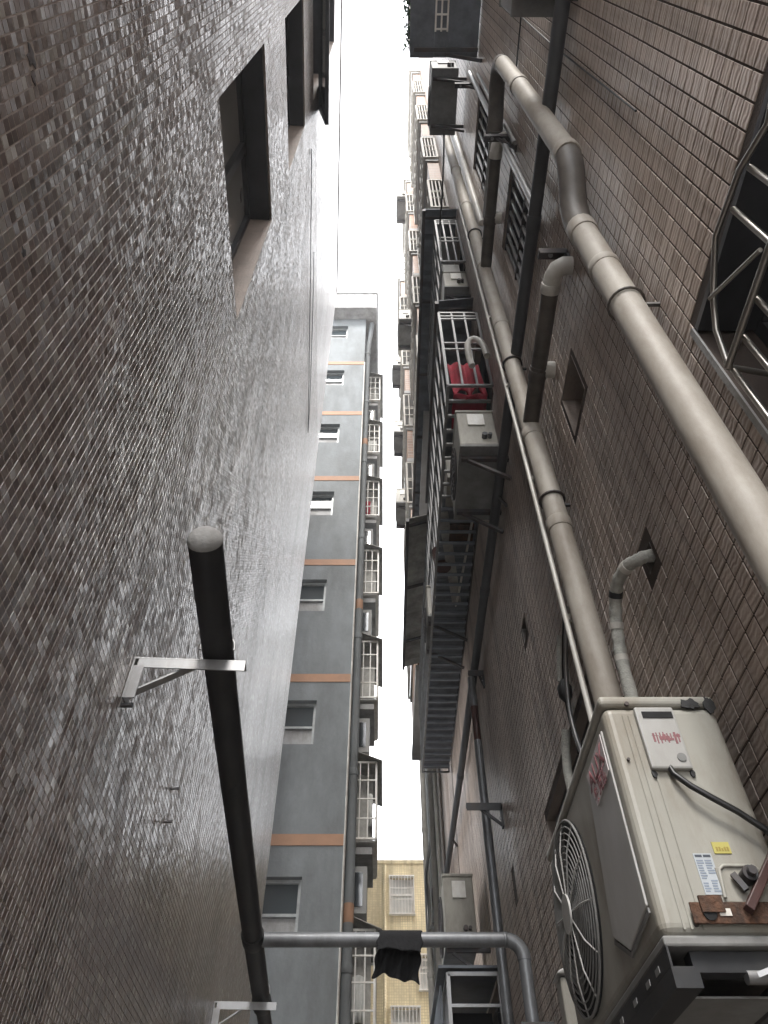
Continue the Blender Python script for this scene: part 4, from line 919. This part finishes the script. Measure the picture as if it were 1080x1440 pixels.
# printed label on the front panel: AUX and three characters
lb_ = part('brand_label', MB().prism([(1.645, 2.54), (1.838, 2.53), (1.80, 2.425), (1.645, 2.44)], 0, AX0 - .009, AX0 - .0072), M_lab, A)
def text_part(body, size, origin_, ux, uz, parent, m, name, sx=1.0):
    cu = bpy.data.curves.new(name, 'FONT'); cu.body = body; cu.size = size; cu.extrude = .0; cu.offset = size * .03
    o = link(bpy.data.objects.new(name, cu)); dg = bpy.context.evaluated_depsgraph_get(); dg.update()
    me = bpy.data.meshes.new_from_object(o.evaluated_get(dg)); bpy.data.objects.remove(o)
    O = Vector(origin_); ux = Vector(ux); uz = Vector(uz); L_ = Vector(origin(parent))
    for v in me.vertices:
        q = O + ux * v.co.x * sx + uz * v.co.y; v.co = q - L_
    me.materials.clear(); me.materials.append(m)
    o2 = link(bpy.data.objects.new(name, me)); o2.parent = parent
    sm = o2.modifiers.new('solid', 'SOLIDIFY'); sm.thickness = .0006; sm.offset = 0
    return o2
text_part('AUX', .072, (AX0 - .0096, 1.822, 2.474), (0, -1, -.0), (0, .12, 1), A, M_lett, 'brand_lettering', 1.12)
text_part('奥克斯', .046, (AX0 - .0096, 1.80, 2.434), (0, -1, -.0), (0, .12, 1), A, M_lett, 'brand_lettering', 1.0)
# cable
t = thing('power_cable', 'black cable looping from the cable cover of the near air conditioner', 'cable', (.689, AY0 - .02, 2.40))
part('cable', MB().tube([(.688, AY0 - .008, 2.42), (.690, AY0 - .016, 2.395), (.715, AY0 - .028, 2.358), (.755, AY0 - .032, 2.325), (.80, AY0 - .03, 2.295), (.845, AY0 - .03, 2.255), (.88, AY0 - .025, 2.21), (.89, AY0 - .02, 2.1), (.885, AY0, 1.9)], .0075, 10), M_cable, t)
# bracket below the near air conditioner
t = thing('wall_bracket', 'rusty angle steel bracket carrying the near air conditioner', 'bracket', (.75, 1.6, 2.0))
part('rusty_arm', MB().box(.632, RX - .004, 1.582, 1.588, 2.066, 2.108), M_rust, t, bevel=.002)
part('cross_angle', MB().box(.617, RX - .004, 1.62, 1.66, 1.99, 2.0279), M_black, t)
part('weld_plate', MB().box(.652, .70, 1.575, 1.5815, 2.086, 2.118), M_rust, t)
part('bolt_hole', MB().disc((.668, 1.5805, 2.085), .014, (0, 1, 0), .004, 14), M_dark, t)
part('slot_plate', MB().box(.688, .712, 1.5795, 1.5815, 2.08, 2.094), M_white, t)
part('side_beam', MB().box(.562, .615, 1.59, 2.62, 1.955, 1.992).box(.562, .5665, 1.59, 2.62, 1.9925, 2.028), M_black, t)
part('side_beam', MB().box(.80, .85, 1.66, 2.62, 1.955, 1.995), M_iron, t)
part('far_arm', MB().box(.57, RX - .004, 2.40, 2.45, 1.915, 1.953), M_iron, t)
part('brace', MB().bar((.745, 1.572, 2.088), (RX - .01, 1.572, 2.315), .026, .018), M_redlead, t, bevel=.002)
part('brace', MB().bar((.60, 2.42, 1.92), (RX - .01, 2.42, 1.5), .03), M_iron, t)
for y_ in (1.66, 1.74, 1.86, 2.0): part('slot', MB().box(.5605, .5618, y_, y_ + .03, 2.002, 2.014), M_galv, t)
part('under_tray', MB().box(.62, .84, 1.68, 2.38, 1.962, 1.966), M_acbot, t)
part('pipe_valve', MB().disc((.74, 1.63, 1.985), .014, (1, 0, 0), .04, 10).bar((.74, 1.62, 1.985), (.80, 1.60, 2.0), .01), M_galv, t)

# insulated hose from the wall hole
t = thing('insulated_hose', 'grey taped insulated hose curving out of a wall hole behind the near air conditioner', 'hose', (.88, 2.0, 3.0))
hp = [(RX + .06, 1.79, 3.36), (RX - .01, 1.79, 3.352), (.912, 1.80, 3.345), (.885, 1.84, 3.355), (.87, 1.91, 3.36), (.868, 1.97, 3.35), (.868, 2.03, 3.31), (.868, 2.07, 3.25), (.868, 2.10, 3.18), (.868, 2.12, 3.1), (.868, 2.13, 2.9), (.868, 2.13, 2.6)]
sp_ = smoothpath(hp); part('sleeve', MB().tube(sp_, [.022 + .0022 * ((i % 4) < 2) for i in range(len(sp_))], 14), M_foam, t)
for k in (18, 30, 40, 50): part('tape_band', MB().tube(sp_[k:k+3], .0255, 14), M_pvcw if k != 30 else M_tape, t)
# cables in front of the dark window
t = thing('cable_bundle', 'pale conduit and taped cables hanging before the dark window left of the near air conditioner', 'cable', (.9, 2.9, 3.5))
part('conduit', MB().tube(smoothpath([(.93, 2.72, 3.95), (.91, 2.85, 3.80), (.90, 2.95, 3.62), (.895, 2.98, 3.45), (.89, 2.9, 3.2), (.88, 2.7, 2.9)]), .012, 8), M_galv, t)
part('cable', MB().tube(smoothpath([(.93, 2.80, 3.98), (.92, 3.0, 3.78), (.91, 3.05, 3.6), (.90, 3.0, 3.3)]), .009, 8), M_cable, t)
part('foam_wrap', MB().tube(smoothpath([(.90, 3.12, 3.50), (.89, 3.18, 3.40), (.885, 3.2, 3.25), (.88, 3.1, 2.9)]), .022, 10), M_foam, t)
part('foam_wrap', MB().tube(smoothpath([(.93, 2.95, 3.95), (.915, 3.02, 3.82), (.91, 3.06, 3.74)]), .02, 10), M_foam, t)
part('tape_knot', MB().tube([(.90, 2.99, 3.70), (.90, 2.995, 3.66), (.90, 3.0, 3.61), (.90, 2.995, 3.57)], [.012, .036, .034, .012], 10), M_tape, t)
t = thing('cable', 'thin black cable drooping down the right wall from the dark high air conditioner', 'cable', (.7, 2.3, 9.0))
part('strand', MB().tube(smoothpath([(.72, 2.15, 11.0), (.70, 2.35, 10.6), (.68, 2.7, 10.3), (.67, 3.0, 10.25), (.66, 3.2, 9.4)]), .012, 6), M_cable, t)
t = thing('cable', 'thin cables on the tiles above the thick near downpipe', 'cable', (.94, .9, 6.0))
part('strand', MB().tube([(.935, .95, 7.4), (.935, .62, 7.42), (.935, -.8, 7.42)], .006, 6), M_cable, t); part('strand', MB().tube([(.937, .60, 4.5), (.937, .62, 6.2), (.937, .60, 9.5)], .005, 6), M_cable, t)
# trunking cover low on the wall
t = thing('pipe_trunking', 'cream plastic pipe cover with a cap at the bottom edge beside the fan', 'pipe cover', (.82, 3.6, 0))
part('cover', MB().box(.76, .87, 3.55, 3.65, 0, 2.56), M_ac, t, bevel=.01); part('cap', MB().prism([(.745, 2.565), (.885, 2.565), (.885, 2.585), (.86, 2.60), (.80, 2.595), (.76, 2.58)], 1, 3.53, 3.67), M_acg, t, bevel=.006)
# stub pipe and curl by the near end of the long cage
t = thing('overflow_pipe', 'looped white overflow pipe by the end of the long barred cage', 'pipe', (.8, 2.9, 7.5))
part('tube', MB().tube(smoothpath([(.86, 2.9, 6.9), (.85, 2.92, 7.15), (.80, 2.95, 7.3), (.74, 2.98, 7.28), (.73, 3.0, 7.1), (.75, 3.02, 6.95)]), .028, 10), M_pvcw, t)
single('wall_bolt', MB().bar(PL_(2.805, 3.014, -.01), PL_(2.80, 3.016, .035), .007), M_iron, 'thin dark bolt stub sticking out of the left wall, upper of two', 'bolt', PL_(2.8, 3.014, 0), 'bolt stubs on the left wall')
single('wall_bolt', MB().bar(PL_(2.818, 2.88, -.01), PL_(2.812, 2.882, .035), .007), M_iron, 'thin dark bolt stub sticking out of the left wall, lower of two', 'bolt', PL_(2.8, 2.88, 0), 'bolt stubs on the left wall')


CABL = [(2.2, 10.52, 4.47, 9.90, 5.5, 9.58), (3.5, 10.80, 4.85, 10.16, 5.5, 9.60)]
# broken tile patches on the left wall
def broken(cu, cv, r, seed):
    rnd = random.Random(seed); poly = []
    for k in range(14):
        a = k / 14 * 2 * math.pi; q = r * rnd.uniform(.5, 1.2); poly.append((cu + q * 1.1 * math.cos(a), cv + q * .9 * math.sin(a)))
    mb = MB(); mb.add([PL_(cu, cv, T + .0016)] + [PL_(a_, b_, T + .0012) for a_, b_ in poly] + [PL_(a_, b_, .0002) for a_, b_ in poly], [(0, 1+k, 1+(k+1) % 14) for k in range(14)] + [(1+k, 15+k, 15+(k+1) % 14, 1+(k+1) % 14) for k in range(14)])
    part('broken_patch', mb, M_iron, LB)
broken(.25, 3.25, .022, 1); broken(.285, 3.238, .013, 2); broken(.562, 2.992, .011, 3)
t = thing('wall_cable', 'thin dark cables strung level along the upper left wall', 'cable', PL_(4, 8.9, .02))
for k, (ua, va, ub, vb, uc, vc) in enumerate(CABL):
    part('strand', MB().tube(smoothpath([PL_(ua, va, .012), PL_((ua+ub)/2, (va+vb)/2 - .06, .02), PL_(ub, vb, .012), PL_((ub+uc)/2, (vb+vc)/2 - .08, .02), PL_(uc, vc, .012)]), .0045, 6), M_cable, t)

# ---------------- thin haze volume added to lift the darks like lens glare
hz = single('haze', MB().box(-30, 30, -40, 45, -1.0, 32), M_dark, None, None, (0, 0, 0), kind='stuff')
hm = bpy.data.materials.new('veil_air'); hm.use_nodes = True; hn = hm.node_tree.nodes; hn.clear()
hv = hn.new('ShaderNodeVolumePrincipled'); hv.inputs['Color'].default_value = (.86, .90, .97, 1); hv.inputs['Density'].default_value = .0022; hv.inputs['Anisotropy'].default_value = .2
ho = hn.new('ShaderNodeOutputMaterial'); hm.node_tree.links.new(hv.outputs['Volume'], ho.inputs['Volume'])
hz.data.materials.clear(); hz.data.materials.append(hm)
